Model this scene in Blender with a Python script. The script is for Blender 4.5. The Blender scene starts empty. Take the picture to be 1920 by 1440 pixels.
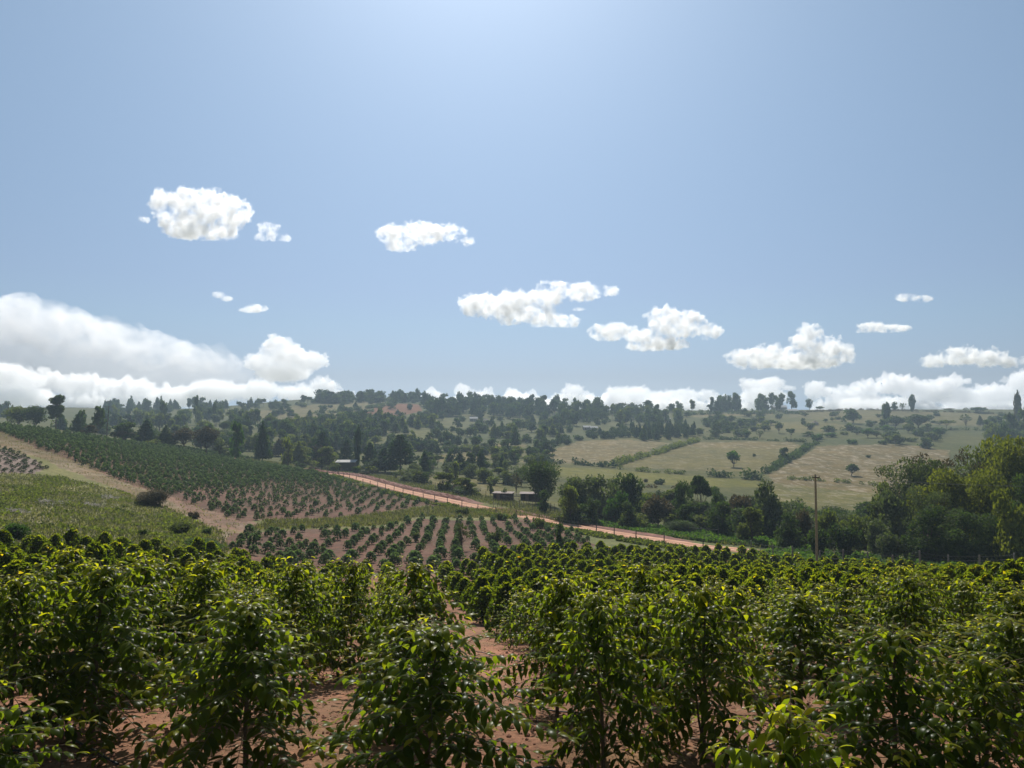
import bpy, math, random
import numpy as np
from mathutils import Vector

# ---------------------------------------------------------------- camera, sky, sun, exposure
SC = bpy.context.scene
COL = SC.collection
W0, H0, F = 1920.0, 1440.0, 1423.0
PITCH = math.radians(2.8)
cam_d = bpy.data.cameras.new('camera')
cam = bpy.data.objects.new('camera', cam_d); COL.objects.link(cam)
cam_d.sensor_fit = 'HORIZONTAL'; cam_d.sensor_width = 36.0
cam_d.lens = 36.0 * F / W0
cam_d.clip_start = 0.1; cam_d.clip_end = 60000
cam.location = (0, 0, 0); cam.rotation_euler = (math.pi / 2 + PITCH, 0, 0)
SC.camera = cam
SC.render.engine = 'CYCLES'
SC.view_settings.view_transform = 'Standard'; SC.view_settings.look = 'None'
SC.view_settings.gamma = 1.0; SC.view_settings.exposure = 0.17
SC.cycles.volume_bounces = 12
SC.cycles.max_bounces = 14
SC.cycles.transparent_max_bounces = 8
SC.cycles.caustics_reflective = False; SC.cycles.caustics_refractive = False

SUN_EL, SUN_AZ = math.radians(45), math.radians(-3)      # azimuth measured from +Y towards +X
sd = Vector((math.sin(SUN_AZ) * math.cos(SUN_EL), math.cos(SUN_AZ) * math.cos(SUN_EL), math.sin(SUN_EL)))
sun_d = bpy.data.lights.new('sun', 'SUN'); sun_d.energy = 5.0; sun_d.angle = math.radians(0.5)
sun_d.color = (1.0, 0.955, 0.88)
sun = bpy.data.objects.new('sun', sun_d); COL.objects.link(sun)
sun.rotation_euler = sd.to_track_quat('Z', 'Y').to_euler()
sun.location = (0, 0, 300)

world = bpy.data.worlds.new('World'); SC.world = world; world.use_nodes = True
wn = world.node_tree.nodes; wl = world.node_tree.links; wn.clear()
sky = wn.new('ShaderNodeTexSky'); sky.sky_type = 'NISHITA'; sky.sun_disc = False
sky.sun_elevation = SUN_EL; sky.sun_rotation = SUN_AZ
SK = (.55, 1.3, 1.6, .46, .5, .25)
sky.altitude = 1800; sky.air_density = 1.0; sky.dust_density = 2.4; sky.ozone_density = 1.6
bg = wn.new('ShaderNodeBackground'); bg.inputs['Strength'].default_value = 0.115
wo = wn.new('ShaderNodeOutputWorld')
hsv = wn.new('ShaderNodeSeparateColor'); hsv.mode = 'HSV'; cmb = wn.new('ShaderNodeCombineColor'); cmb.mode = 'HSV'
wl.new(sky.outputs[0], hsv.inputs[0])
def wm(op, a, b):
    q = wn.new('ShaderNodeMath'); q.operation = op
    for v, k in ((a, 0), (b, 1)):
        if isinstance(v, (int, float)): q.inputs[k].default_value = v
        else: wl.new(v, q.inputs[k])
    return q.outputs[0]
# hazy tropical sky: the horizon band of the clean-air model is evened out by height above the horizon
tcw = wn.new('ShaderNodeTexCoord'); sxyz = wn.new('ShaderNodeSeparateXYZ'); wl.new(tcw.outputs['Generated'], sxyz.inputs[0])
elv = wn.new('ShaderNodeMapRange'); elv.interpolation_type = 'SMOOTHSTEP'; elv.inputs['From Min'].default_value = -.05; elv.inputs['From Max'].default_value = .58
elv.inputs['To Min'].default_value = SK[3]; elv.inputs['To Max'].default_value = 1.0; wl.new(sxyz.outputs[2], elv.inputs['Value'])
wl.new(wm('MINIMUM', wm('MAXIMUM', hsv.outputs[0], .590), .600), cmb.inputs[0]); wl.new(wm('ADD', wm('MULTIPLY', hsv.outputs[1], SK[4]), SK[5]), cmb.inputs[1])
wl.new(wm('MULTIPLY', wm('MULTIPLY', wm('POWER', hsv.outputs[2], SK[1]), SK[0]), elv.outputs[0]), cmb.inputs[2])
wl.new(cmb.outputs[0], bg.inputs[0]); wl.new(bg.outputs[0], wo.inputs[0])

# ---------------------------------------------------------------- helpers
def ray(px, py):
    u = (px - 960.0) / F; k = (py - 720.0) / F
    c, s = math.cos(PITCH), math.sin(PITCH)
    d1 = c + k * s
    return u / d1, (s - k * c) / d1          # x per metre of depth, z per metre of depth
def zat(py, Y): return Y * ray(960, py)[1]

def tag(o, label=None, cat=None, group=None, kind=None):
    if label: o['label'] = label
    if cat: o['category'] = cat
    if group: o['group'] = group
    if kind: o['kind'] = kind
    return o
def empty(name, loc=(0, 0, 0), rz=0.0, sc=(1, 1, 1)):
    o = bpy.data.objects.new(name, None); COL.objects.link(o)
    o.location = loc; o.rotation_euler = (0, 0, rz); o.scale = sc
    o.empty_display_size = 0.3
    return o
def mesh_np(name, V, Fc, mat=None, tone=None, smooth=False, extra=None):
    """V (n,3); Fc (m,k) index array or list of such arrays"""
    me = bpy.data.meshes.new(name)
    V = np.asarray(V, dtype=np.float32)
    if not isinstance(Fc, (list, tuple)): Fc = [Fc]
    Fc = [np.asarray(f, dtype=np.int32) for f in Fc if len(f)]
    me.vertices.add(len(V)); me.vertices.foreach_set('co', V.ravel())
    loops = np.concatenate([f.ravel() for f in Fc])
    tot = np.concatenate([np.full(len(f), f.shape[1], dtype=np.int32) for f in Fc])
    st = np.concatenate([[0], np.cumsum(tot)[:-1]]).astype(np.int32)
    me.loops.add(len(loops)); me.loops.foreach_set('vertex_index', loops)
    me.polygons.add(len(tot)); me.polygons.foreach_set('loop_start', st)
    me.update(calc_edges=True)
    if tone is not None:
        a = me.attributes.new('tone', 'FLOAT', 'FACE'); a.data.foreach_set('value', np.asarray(tone, dtype=np.float32))
    me.polygons.foreach_set('use_smooth', np.full(len(tot), smooth))
    if mat: me.materials.append(mat)
    me.validate(clean_customdata=False)
    return me
def ob(name, me, parent=None):
    o = bpy.data.objects.new(name, me); COL.objects.link(o)
    if parent: o.parent = parent
    return o

class MB:
    """collects boxes / tubes, builds ONE mesh"""
    def __init__(s): s.V = []; s.Q = []; s.T = []; s.n = 0
    def add(s, V, Q=None, T=None):
        V = np.asarray(V, float)
        if Q is not None and len(Q): s.Q.append(np.asarray(Q, int) + s.n)
        if T is not None and len(T): s.T.append(np.asarray(T, int) + s.n)
        s.V.append(V); s.n += len(V)
    def box(s, c, size, rz=0.0, shear=None):
        x, y, z = [v / 2 for v in size]
        P = np.array([(-x,-y,-z),(x,-y,-z),(x,y,-z),(-x,y,-z),(-x,-y,z),(x,-y,z),(x,y,z),(-x,y,z)])
        if shear is not None: P[:, 2] += P[:, 0] * shear[0] + P[:, 1] * shear[1]
        c_, s_ = math.cos(rz), math.sin(rz)
        R = np.array([[c_, -s_, 0], [s_, c_, 0], [0, 0, 1]])
        s.add(P @ R.T + np.array(c), [(0,3,2,1),(4,5,6,7),(0,1,5,4),(1,2,6,5),(2,3,7,6),(3,0,4,7)])
    def tube(s, pts, rad, n=6, cap=True):
        pts = np.asarray(pts, float); m = len(pts)
        rad = np.broadcast_to(np.asarray(rad, float), (m,))
        d = np.gradient(pts, axis=0); d /= np.linalg.norm(d, axis=1)[:, None] + 1e-9
        ref = np.where(np.abs(d[:, 2:3]) > .9, np.array([[1., 0, 0]]), np.array([[0, 0, 1.]]))
        a = np.cross(d, ref); a /= np.linalg.norm(a, axis=1)[:, None] + 1e-9
        b = np.cross(d, a)
        th = np.arange(n) * 2 * math.pi / n
        P = pts[:, None] + rad[:, None, None] * (a[:, None] * np.cos(th)[None, :, None] + b[:, None] * np.sin(th)[None, :, None])
        P = P.reshape(-1, 3)
        i = np.arange(m - 1)[:, None] * n; j = np.arange(n)[None]; k = (j + 1) % n
        Q = np.stack([i + j, i + k, i + n + k, i + n + j], -1).reshape(-1, 4)
        if cap:
            P = np.vstack([P, pts[-1:]]); T = [((m - 1) * n + q, (m - 1) * n + (q + 1) % n, m * n) for q in range(n)]
            s.add(P, Q, T)
        else: s.add(P, Q)
    def mesh(s, name, mat, smooth=False):
        return mesh_np(name, np.vstack(s.V), [np.vstack(x) for x in (s.Q, s.T) if x], mat, smooth=smooth)
    def build(s, name, mat, parent=None, smooth=False): return ob(name, s.mesh(name, mat, smooth), parent)

# ---------------------------------------------------------------- terrain height: profiles read along nine lines of sight
PROF = {
 -900: [(0,-4.4,0),(10,-4.4,0),(20,-5.2,0),(40,-6.4,0),(80,-6,0),(150,-3,0),(250,2,0),(350,2,0),(500,2,0),(700,7,0),(1000,18,0)],
 0: [(0,-4.4,0),(10,-4.4,0),(15,-5.1,0),(20,-5.8,0),(30,-7.0,0),(40,-7.9,0),(60,0,1003),(80,0,960),(110,0,915),(150,0,860),(200,0,814),(260,0,797),(300,0,795),(350,0,803),(500,0,795),(700,0,780),(1000,0,764)],
 320: [(0,-4.4,0),(10,-4.4,0),(15,-5.25,0),(20,-6.05,0),(30,-7.6,0),(40,-8.9,0),(60,0,1030),(80,0,1000),(110,0,965),(140,0,925),(180,0,885),(240,0,850),(290,0,837),(340,0,842),(450,0,822),(600,0,800),(800,0,782),(1000,0,766)],
 640: [(0,-4.4,0),(10,-4.4,0),(15,-5.4,0),(20,-6.4,0),(30,-8.4,0),(40,-10.2,0),(55,-12.2,0),(70,0,1075),(100,0,1010),(130,0,975),(180,0,925),(240,0,895),(300,0,884),(400,0,852),(500,0,818),(700,0,782),(900,0,756),(1050,0,747)],
 960: [(0,-4.4,0),(10,-4.4,0),(15,-5.4,0),(20,-6.45,0),(30,-8.5,0),(40,-10.3,0),(55,-12.6,0),(70,0,1075),(100,0,1020),(120,0,1000),(150,0,972),(190,0,940),(260,0,908),(330,0,881),(430,0,852),(550,0,822),(750,0,792),(1000,0,764)],
 1280: [(0,-4.4,0),(10,-4.45,0),(15,-5.4,0),(20,-6.4,0),(30,-8.2,0),(40,-9.9,0),(60,-13.3,0),(78,-15.9,0),(115,0,1018),(170,0,982),(250,0,935),(330,0,892),(430,0,858),(520,0,830),(750,0,792),(1000,0,770)],
 1600: [(0,-4.4,0),(10,-4.4,0),(15,-5.3,0),(20,-6.3,0),(30,-8.1,0),(40,-9.8,0),(60,-13.2,0),(78,-16,0),(100,-18.5,0),(150,-22,0),(230,0,955),(330,0,898),(500,0,833),(700,0,797),(850,0,778),(950,0,768)],
 1920: [(0,-4.4,0),(10,-4.4,0),(15,-5.2,0),(20,-6.1,0),(30,-7.9,0),(40,-9.5,0),(60,-12.8,0),(78,-15.8,0),(110,-19,0),(150,-22,0),(230,0,955),(330,0,905),(500,0,838),(700,0,800),(850,0,778),(950,0,768)],
 2800: [(0,-4.4,0),(10,-4.4,0),(20,-5.6,0),(40,-9,0),(78,-15,0),(110,-18,0),(230,-23,0),(330,-22,0),(500,-14,0),(700,-4,0),(950,12,0)],
}
def pchip(x, y, xi):
    x = np.asarray(x, float); y = np.asarray(y, float); h = np.diff(x); dl = np.diff(y) / h
    m = np.zeros_like(y); m[0] = dl[0]; m[-1] = dl[-1]
    for i in range(1, len(x) - 1):
        if dl[i-1] * dl[i] > 0:
            w1 = 2 * h[i] + h[i-1]; w2 = h[i] + 2 * h[i-1]
            m[i] = (w1 + w2) / (w1 / dl[i-1] + w2 / dl[i])
    k = np.clip(np.searchsorted(x, xi) - 1, 0, len(x) - 2)
    t = (xi - x[k]) / h[k]; t2 = t * t; t3 = t2 * t
    return (2*t3-3*t2+1)*y[k] + (t3-2*t2+t)*h[k]*m[k] + (-2*t3+3*t2)*y[k+1] + (t3-t2)*h[k]*m[k+1]
YG = np.exp(np.linspace(math.log(2.0), math.log(9000), 700))
cols = sorted(PROF); tab = []
for c in cols:
    pts = [(Y, z if py == 0 else zat(py, Y)) for (Y, z, py) in PROF[c]]
    zl = pts[-1][1]; yl = pts[-1][0]
    pts += [(yl + 250, zl - 12), (yl + 900, zl - 55), (4000, -60), (9500, -60)]
    tab.append(pchip([p[0] for p in pts], [p[1] for p in pts], YG))
tab = np.array(tab)
PXG = np.linspace(cols[0], cols[-1], 371)
TAB = np.array([pchip(cols, tab[:, j], PXG) for j in range(len(YG))]).T       # [px, Y]
def gz0(x, y):
    x = np.asarray(x, float); y = np.asarray(y, float)
    r = np.hypot(x, y); Y = np.maximum(np.maximum(y, r * 0.62), 2.01)
    px = np.clip(960 + F * x / Y, cols[0], cols[-1] - 1e-3)
    a = (px - PXG[0]) / (PXG[1] - PXG[0]); i = np.clip(a.astype(int), 0, len(PXG) - 2); a = a - i
    b = (np.log(np.clip(Y, 2.01, 8999)) - math.log(2.0)) / (math.log(9000 / 2.0) / (len(YG) - 1)); j = np.clip(b.astype(int), 0, len(YG) - 2); b = b - j
    z = (TAB[i, j]*(1-a)*(1-b) + TAB[i+1, j]*a*(1-b) + TAB[i, j+1]*(1-a)*b + TAB[i+1, j+1]*a*b)
    am = np.clip(Y / 200.0, 0.05, 1.0)
    z = z + am * (0.35*np.sin(x/17.0+1.3)*np.sin(y/23.0) + 0.3*np.sin(x/41.0+y/37.0) ) + 0.035*np.sin(x*1.7+1)*np.sin(y*1.3) 
    return z
def gz(x, y): return float(gz0(x, y))
def hit(px, py, ymin=4.0, ymax=1300.0):
    """ground point seen at this spot of the photograph: (x, y, z)"""
    u, s = ray(px, py)
    Y = np.exp(np.linspace(math.log(ymin), math.log(ymax), 1500))
    g = gz0(u * Y, Y) - s * Y
    k = np.where((g[:-1] < 0) & (g[1:] >= 0))[0]
    if len(k) == 0:
        i = int(np.argmin(np.abs(g)));  return np.array((u*Y[i], Y[i], gz(u*Y[i], Y[i])))
    i = k[0]; t = g[i] / (g[i] - g[i+1]); y = Y[i] + t * (Y[i+1] - Y[i])
    return np.array((u * y, y, gz(u * y, y)))
def at(px, Y):
    u, _ = ray(px, 800); return np.array((u * Y, Y, gz(u * Y, Y)))
def inpoly(x, y, P):
    P = np.asarray(P, float); x = np.asarray(x, float); y = np.asarray(y, float)
    ins = np.zeros(x.shape, bool); n = len(P)
    for i in range(n):
        x1, y1 = P[i]; x2, y2 = P[(i+1) % n]
        c = ((y1 > y) != (y2 > y)) & (x < (x2 - x1) * (y - y1) / (y2 - y1 + 1e-12) + x1)
        ins ^= c
    return ins
def wpoly(pp, ymin=4.0):
    return np.array([hit(p[0], p[1], p[2] if len(p) > 2 else ymin)[:2] for p in pp])

# ---------------------------------------------------------------- materials
class NT:
    def __init__(s, name):
        s.m = bpy.data.materials.new(name); s.m.use_nodes = True
        s.t = s.m.node_tree; s.t.nodes.clear()
        s.out = s.n('ShaderNodeOutputMaterial')
    def n(s, t, **kw):
        nd = s.t.nodes.new(t)
        for k, v in kw.items():
            if k in nd.inputs: nd.inputs[k].default_value = v
            else: setattr(nd, k, v)
        return nd
    def l(s, a, b): s.t.links.new(a, b)
    def noise(s, scale, detail=4, rough=0.6, co=None, dist=0.0):
        nd = s.n('ShaderNodeTexNoise'); nd.inputs['Scale'].default_value = scale
        nd.inputs['Detail'].default_value = detail; nd.inputs['Roughness'].default_value = rough; nd.inputs['Distortion'].default_value = dist
        if co is None: co = s.n('ShaderNodeNewGeometry').outputs['Position']
        s.l(co, nd.inputs['Vector']); return nd.outputs['Fac']
    def ramp(s, fac, stops):
        r = s.n('ShaderNodeValToRGB'); e = r.color_ramp.elements
        while len(e) > 1: e.remove(e[-1])
        e[0].position = stops[0][0]; c = stops[0][1]; e[0].color = (*c, 1) if len(c) == 3 else c
        for p, c in stops[1:]:
            q = e.new(p); q.color = (*c, 1) if len(c) == 3 else c
        s.l(fac, r.inputs[0]); return r.outputs[0]
    def mix(s, fac, a, b, mode='MIX'):
        m = s.n('ShaderNodeMix'); m.data_type = 'RGBA'; m.blend_type = mode
        for v, k in ((fac, 0), (a, 6), (b, 7)):
            if isinstance(v, (int, float)): m.inputs[k].default_value = v
            elif isinstance(v, tuple): m.inputs[k].default_value = (*v, 1)
            else: s.l(v, m.inputs[k])
        return m.outputs[2]
    def math(s, op, a, b=0.0, c=None, clamp=False):
        m = s.n('ShaderNodeMath'); m.operation = op; m.use_clamp = clamp
        for v, k in ((a, 0), (b, 1), (c, 2)):
            if v is None: continue
            if isinstance(v, (int, float)): m.inputs[k].default_value = v
            else: s.l(v, m.inputs[k])
        return m.outputs[0]
    def attr(s, name, out='Fac'): return s.n('ShaderNodeAttribute', attribute_name=name).outputs[out]
    def bsdf(s, col, rough=0.9, spec=0.2, bump=None, bstr=0.3, bdist=0.02, metal=0.0):
        p = s.n('ShaderNodeBsdfPrincipled'); p.inputs['Roughness'].default_value = rough
        p.inputs['Specular IOR Level'].default_value = spec; p.inputs['Metallic'].default_value = metal
        if isinstance(col, tuple): p.inputs['Base Color'].default_value = (*col, 1)
        else: s.l(col, p.inputs['Base Color'])
        if bump is not None:
            b = s.n('ShaderNodeBump'); b.inputs['Strength'].default_value = bstr; b.inputs['Distance'].default_value = bdist
            s.l(bump, b.inputs['Height']); s.l(b.outputs[0], p.inputs['Normal'])
        s.l(p.outputs[0], s.out.inputs[0]); return p

def leaf_mat(name, stops, tr=0.35, trcol=(1.6, 2.0, 0.6), rough=0.75, spec=0.15, jitter=0.25, trmix=None):
    n = NT(name); tone = n.attr('tone')
    rnd = n.n('ShaderNodeObjectInfo').outputs['Random']
    t2 = n.math('ADD', tone, n.math('MULTIPLY', n.math('SUBTRACT', rnd, 0.5), jitter), clamp=True)
    col = n.ramp(t2, stops)
    p = n.n('ShaderNodeBsdfPrincipled'); p.inputs['Roughness'].default_value = rough; p.inputs['Specular IOR Level'].default_value = spec
    n.l(col, p.inputs['Base Color'])
    tc = n.mix(1.0, col, trcol, 'MULTIPLY')
    tl = n.n('ShaderNodeBsdfTranslucent'); n.l(tc, tl.inputs[0])
    mx = n.n('ShaderNodeMixShader'); mx.inputs[0].default_value = tr
    n.l(p.outputs[0], mx.inputs[1]); n.l(tl.outputs[0], mx.inputs[2]); n.l(mx.outputs[0], n.out.inputs[0])
    return n.m
def plain_mat(name, c1, c2, scale=3.0, rough=0.85, spec=0.2, bump=0.3, bdist=0.02, metal=0.0, obj=False):
    n = NT(name)
    co = n.n('ShaderNodeTexCoord').outputs['Object'] if obj else None
    f = n.noise(scale, 5, 0.65, co)
    n.bsdf(n.ramp(f, [(0.3, c1), (0.7, c2)]), rough, spec, f, bump, bdist, metal); return n.m

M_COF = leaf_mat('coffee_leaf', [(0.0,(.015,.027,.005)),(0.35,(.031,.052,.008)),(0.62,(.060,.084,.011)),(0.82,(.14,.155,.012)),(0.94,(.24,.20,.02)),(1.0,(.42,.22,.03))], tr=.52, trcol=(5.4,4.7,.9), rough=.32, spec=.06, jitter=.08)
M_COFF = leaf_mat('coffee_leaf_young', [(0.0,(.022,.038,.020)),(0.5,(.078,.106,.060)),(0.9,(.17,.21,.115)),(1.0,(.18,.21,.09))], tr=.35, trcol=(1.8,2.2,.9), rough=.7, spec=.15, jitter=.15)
M_DARK = leaf_mat('dark_foliage', [(0.0,(.024,.037,.016)),(0.5,(.052,.072,.028)),(1.0,(.10,.125,.042))], tr=.34)
M_OLIVE = leaf_mat('olive_foliage', [(0.0,(.04,.052,.017)),(0.5,(.092,.107,.03)),(1.0,(.18,.19,.048))], tr=.42, trcol=(1.8,2.0,.8))
M_YELL = leaf_mat('yellow_green_foliage', [(0.0,(.055,.068,.014)),(0.5,(.125,.145,.028)),(1.0,(.24,.24,.045))], tr=.4, trcol=(1.9,1.9,.6))
M_BROWN = leaf_mat('brown_foliage', [(0.0,(.045,.042,.020)),(0.5,(.09,.080,.040)),(1.0,(.17,.14,.075))], tr=.25, trcol=(1.5,1.3,.9))
M_CONI = leaf_mat('conifer_foliage', [(0.0,(.019,.036,.021)),(0.5,(.040,.064,.034)),(1.0,(.075,.11,.048))], tr=.26)
M_GREY = leaf_mat('grey_green_foliage', [(0.0,(.045,.056,.03)),(0.5,(.11,.122,.065)),(1.0,(.22,.225,.13))], tr=.25)
M_FRESH = leaf_mat('fresh_green_foliage', [(0.0,(.02,.042,.01)),(0.5,(.05,.090,.02)),(1.0,(.12,.17,.04))], tr=.4, trcol=(1.8,2.2,.7))
M_GRASS = leaf_mat('grass_blades', [(0.0,(.055,.062,.022)),(0.4,(.10,.10,.038)),(0.7,(.17,.145,.07)),(1.0,(.28,.225,.13))], tr=.28, rough=.7, spec=.2)
M_LITTER = leaf_mat('dry_leaf', [(0.0,(.12,.06,.03)),(0.5,(.28,.17,.09)),(1.0,(.5,.38,.25))], tr=.15, rough=.8, spec=.2, trcol=(1.2,1.1,1.0))
M_BARK = plain_mat('bark', (.05,.035,.025), (.13,.095,.065), 14)
M_STEM = plain_mat('coffee_stem', (.07,.05,.03), (.17,.12,.075), 25)
M_POST = plain_mat('post_wood', (.06,.045,.035), (.16,.125,.095), 9)
M_POLE = plain_mat('pole_wood', (.28,.21,.11), (.46,.36,.20), 5)
M_WIRE = plain_mat('fence_wire', (.10,.10,.10), (.2,.2,.2), 5, rough=.5, metal=.6)
M_HOSE = plain_mat('drip_hose', (.012,.012,.013), (.05,.045,.045), 6, rough=.45, spec=.4)
M_PLANK = plain_mat('shed_planks', (.035,.022,.018), (.09,.055,.042), 6)
M_ROOF = plain_mat('metal_sheet_roof', (.20,.16,.145), (.40,.34,.31), 1.5, rough=.9, spec=.05)
M_WHITER = plain_mat('white_sheet_roof', (.30,.29,.28), (.45,.44,.42), 1.0, rough=.9)
M_WALL = plain_mat('plaster_wall', (.35,.28,.22), (.5,.42,.34), 1.0)
M_STONE = plain_mat('stone', (.25,.19,.15), (.5,.42,.36), 8)
M_THATCH = plain_mat('thatch', (.10,.08,.06), (.2,.16,.12), 4)
M_DOOR = plain_mat('door_wood', (.16,.09,.06), (.24,.14,.09), 4)

# ---------------------------------------------------------------- the land: zones read from the photograph, laid on the terrain
def wp(*pp): return wpoly(pp)
Z_A = np.vstack([wp((-2200,1100),(-300,1040),(60,1036),(250,1040),(430,1052),(520,1066),(620,1078),(860,1078),(905,1052),(1060,1038),(1180,1040),(1300,1044),(1420,1052),(1600,1066),(1760,1080),(1920,1098),(2500,1145)), [(60,6),(-60,6)]])
Z_GRASS1 = wp((470,996),(600,990),(730,985),(790,968),(860,972),(1000,968),(1080,985),(1080,976),(1000,957),(880,955),(800,950),(740,960),(640,972),(500,977))
EDGE = [(-200,770),(0,812),(60,836),(120,858),(200,890),(260,912),(310,932),(350,950),(400,975),(450,992)]
Z_C = wp((-200,770),(0,812),(60,836),(120,858),(200,890),(260,912),(320,932),(390,935),(560,925),(700,922),(800,948),(770,932),(640,898),(520,872),(400,850),(300,838),(200,824),(100,810),(0,799),(-200,765))
Z_B1 = wp((320,930),(390,955),(450,980),(500,974),(640,970),(740,957),(800,948),(880,953),(960,960),(990,962),(880,945),(780,925),(700,908),(500,905))
Z_B2 = wp((425,1000),(470,998),(600,992),(730,988),(790,972),(860,976),(1000,972),(1080,1000),(1120,1022),(1060,1042),(905,1050),(860,1074),(620,1074),(500,1060),(430,1030))
Z_PATH = wp((-200,760),(0,808),(60,828),(120,850),(200,882),(260,905),(310,925),(360,942),(430,968),(480,990),(420,1040),(360,1000),(330,965),(230,925),(150,890),(80,862),(0,836),(-200,800))
Z_SEED = wp((-300,850),(0,838),(40,850),(90,878),(60,888),(0,888),(-300,900))
FIELDS = [   # polygon in the photograph, colour, straw amount
 ([(975,866),(1040,842),(1090,826),(1180,824),(1238,836),(1160,866),(1100,870)], (.27,.205,.125), .55),
 ([(1150,874),(1240,846),(1300,829),(1480,828),(1503,836),(1470,862),(1436,886),(1300,882)], (.22,.185,.085), .35),
 ([(1300,829),(1480,828),(1500,835),(1480,842),(1290,838)], (.26,.20,.11), .8),
 ([(1440,890),(1480,868),(1535,836),(1700,834),(1780,845),(1760,960),(1660,960),(1560,925),(1450,905)], (.25,.185,.115), .9),
 ([(1440,905),(1640,925),(1700,960),(1460,950)], (.20,.18,.07), .6),
 ([(1040,876),(1160,880),(1300,893),(1420,900),(1440,915),(1200,905),(1030,893)], (.22,.21,.045), .15),
 ([(700,836),(740,815),(790,806),(870,808),(850,826),(760,842)], (.17,.17,.07), .2),
 ([(540,818),(600,808),(665,806),(690,815),(620,836),(560,836)], (.11,.15,.045), .1),
 ([(450,775),(560,762),(700,752),(700,765),(640,782),(520,790)], (.22,.18,.09), .3),
 ([(810,858),(860,842),(970,828),(990,835),(930,858),(850,876)], (.24,.19,.10), .3),
 ([(1480,772),(1600,768),(1760,772),(1880,776),(1860,800),(1600,792),(1480,782)], (.20,.17,.08), .4),
 ([(1300,775),(1450,772),(1450,778),(1300,782)], (.25,.20,.12), .3),
 ([(1120,766),(1180,764),(1210,770),(1130,775)], (.18,.18,.06), .1),
 ([(1180,800),(1250,796),(1300,800),(1260,806)], (.22,.20,.08), .1),
 ([(760,885),(900,900),(960,922),(900,935),(800,905)], (.21,.18,.08), .3),
 ([(1140,830),(1220,826),(1260,832),(1200,842)], (.25,.20,.13), .5),
 ([(1380,795),(1520,790),(1620,800),(1500,812)], (.22,.19,.08), .2),
]
Z_RED = [wp((702,776),(700,764),(735,757),(784,758),(792,770),(750,780)), wp((636,782),(690,769),(722,770),(700,783),(650,788))]

NA_in = 1150
az = np.concatenate([np.linspace(-180, -48, 60)[:-1], np.linspace(-48, 48, NA_in + 1)[:-1], np.linspace(48, 180, 60)[:-1]])
az = np.radians(az); na = len(az)
rr = np.concatenate([[1.0], np.exp(np.linspace(math.log(3.0), math.log(1500), 520)), [1700, 2100, 2800, 4000, 6000, 8800]])
A, R = np.meshgrid(az, rr); X = R * np.sin(A); Yy = R * np.cos(A); Zz = gz0(X, Yy)
nr = len(rr)
V = np.stack([X, Yy, Zz], -1).reshape(-1, 3)
V = np.vstack([V, [(0, 0, gz(0, 0.1))]])
i = np.arange(nr - 1)[:, None] * na; j = np.arange(na)[None]; k = (j + 1) % na
Q = np.stack([i + j, i + na + j, i + na + k, i + k], -1).reshape(-1, 4)
T = np.array([(q, (q + 1) % na, nr * na) for q in range(na)])
X = V[:, 0]; Yv = V[:, 1]
def fbm(x, y, s, seed=0):
    r = np.random.RandomState(seed); o = np.zeros_like(x)
    for q in range(5):
        a = r.uniform(0, 6.28, 3); f = 1 / s * (1.7 ** q)
        o += (np.sin((x*math.cos(a[0]) + y*math.sin(a[0]))*f + a[1]) * np.sin((-x*math.sin(a[0]) + y*math.cos(a[0]))*f*1.1 + a[2])) / (1.4 ** q)
    return o / 2.0
JX = X + 1.2*fbm(X, Yv, 6, 1) * np.clip(Yv/150, .2, 1); JY = Yv + 2*fbm(X, Yv, 7, 2) * np.clip(Yv/150, .2, 1)
colr = np.zeros((len(V), 3)); straw = np.zeros(len(V)); weed = np.zeros(len(V)); soil = np.zeros(len(V))
n1 = fbm(X, Yv, 60, 3)[:, None]
colr[:] = np.array((.13,.135,.05)) + n1 * np.array((.05,.03,.015)); straw[:] = .1; weed[:] = .55
dist = np.hypot(X, Yv)
near = dist < 90
def paint(mask, c, st, so=0.0, we=0.0): colr[mask] = c; straw[mask] = st; soil[mask] = so; weed[mask] = we
nearm = (Yv < 78)
paint(nearm & (X > -200), (.12,.13,.045), .15, 0, .8)
zl = wp((-600,1040),(430,1052),(470,1000),(330,965),(230,925),(90,885),(-600,880)); paint(inpoly(JX, JY, zl), (.17,.165,.06), .4, 0, .4)
paint(inpoly(JX, JY, Z_PATH), (.18,.13,.075), .5, .15, .35)
paint(inpoly(JX, JY, wp((300,925),(360,935),(440,965),(500,990),(470,1000),(400,985),(340,950))), (.20,.12,.085), .3, .6, .3)
paint(inpoly(JX, JY, Z_SEED), (.20,.15,.13), .3, .3, 0)
for z in (Z_C, Z_B1, Z_B2): paint(inpoly(JX, JY, z), (.125,.066,.047), .12, .8, .32)
paint(inpoly(JX, JY, Z_GRASS1), (.17,.16,.07), .5, 0, .6)
paint(inpoly(JX, JY, Z_A), (.25,.125,.08), .12, 1, .3)
for pp, c, st in FIELDS:
    m = inpoly(JX, JY, wpoly(pp, 170)) & (Yv > 170); paint(m, c, st, 0, .35)
    colr[m] *= (1 + .12 * fbm(X[m], Yv[m]*1.0, 25, 9))[:, None]
for z in Z_RED: paint(inpoly(X, Yv, z), (.27,.10,.062), 0, .5, .3)
g = mesh_np('ground', V, [Q, T], smooth=True)
for nm, arr in (('straw', straw), ('soil', soil), ('weed', weed)):
    a = g.attributes.new(nm, 'FLOAT', 'POINT'); a.data.foreach_set('value', arr.astype(np.float32))
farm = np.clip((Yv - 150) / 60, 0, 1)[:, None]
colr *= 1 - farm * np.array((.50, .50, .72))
a = g.attributes.new('land', 'FLOAT_COLOR', 'POINT')
a.data.foreach_set('color', np.hstack([colr, np.ones((len(V), 1))]).astype(np.float32).ravel())
n = NT('ground_cover'); pos = n.n('ShaderNodeNewGeometry').outputs['Position']
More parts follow.
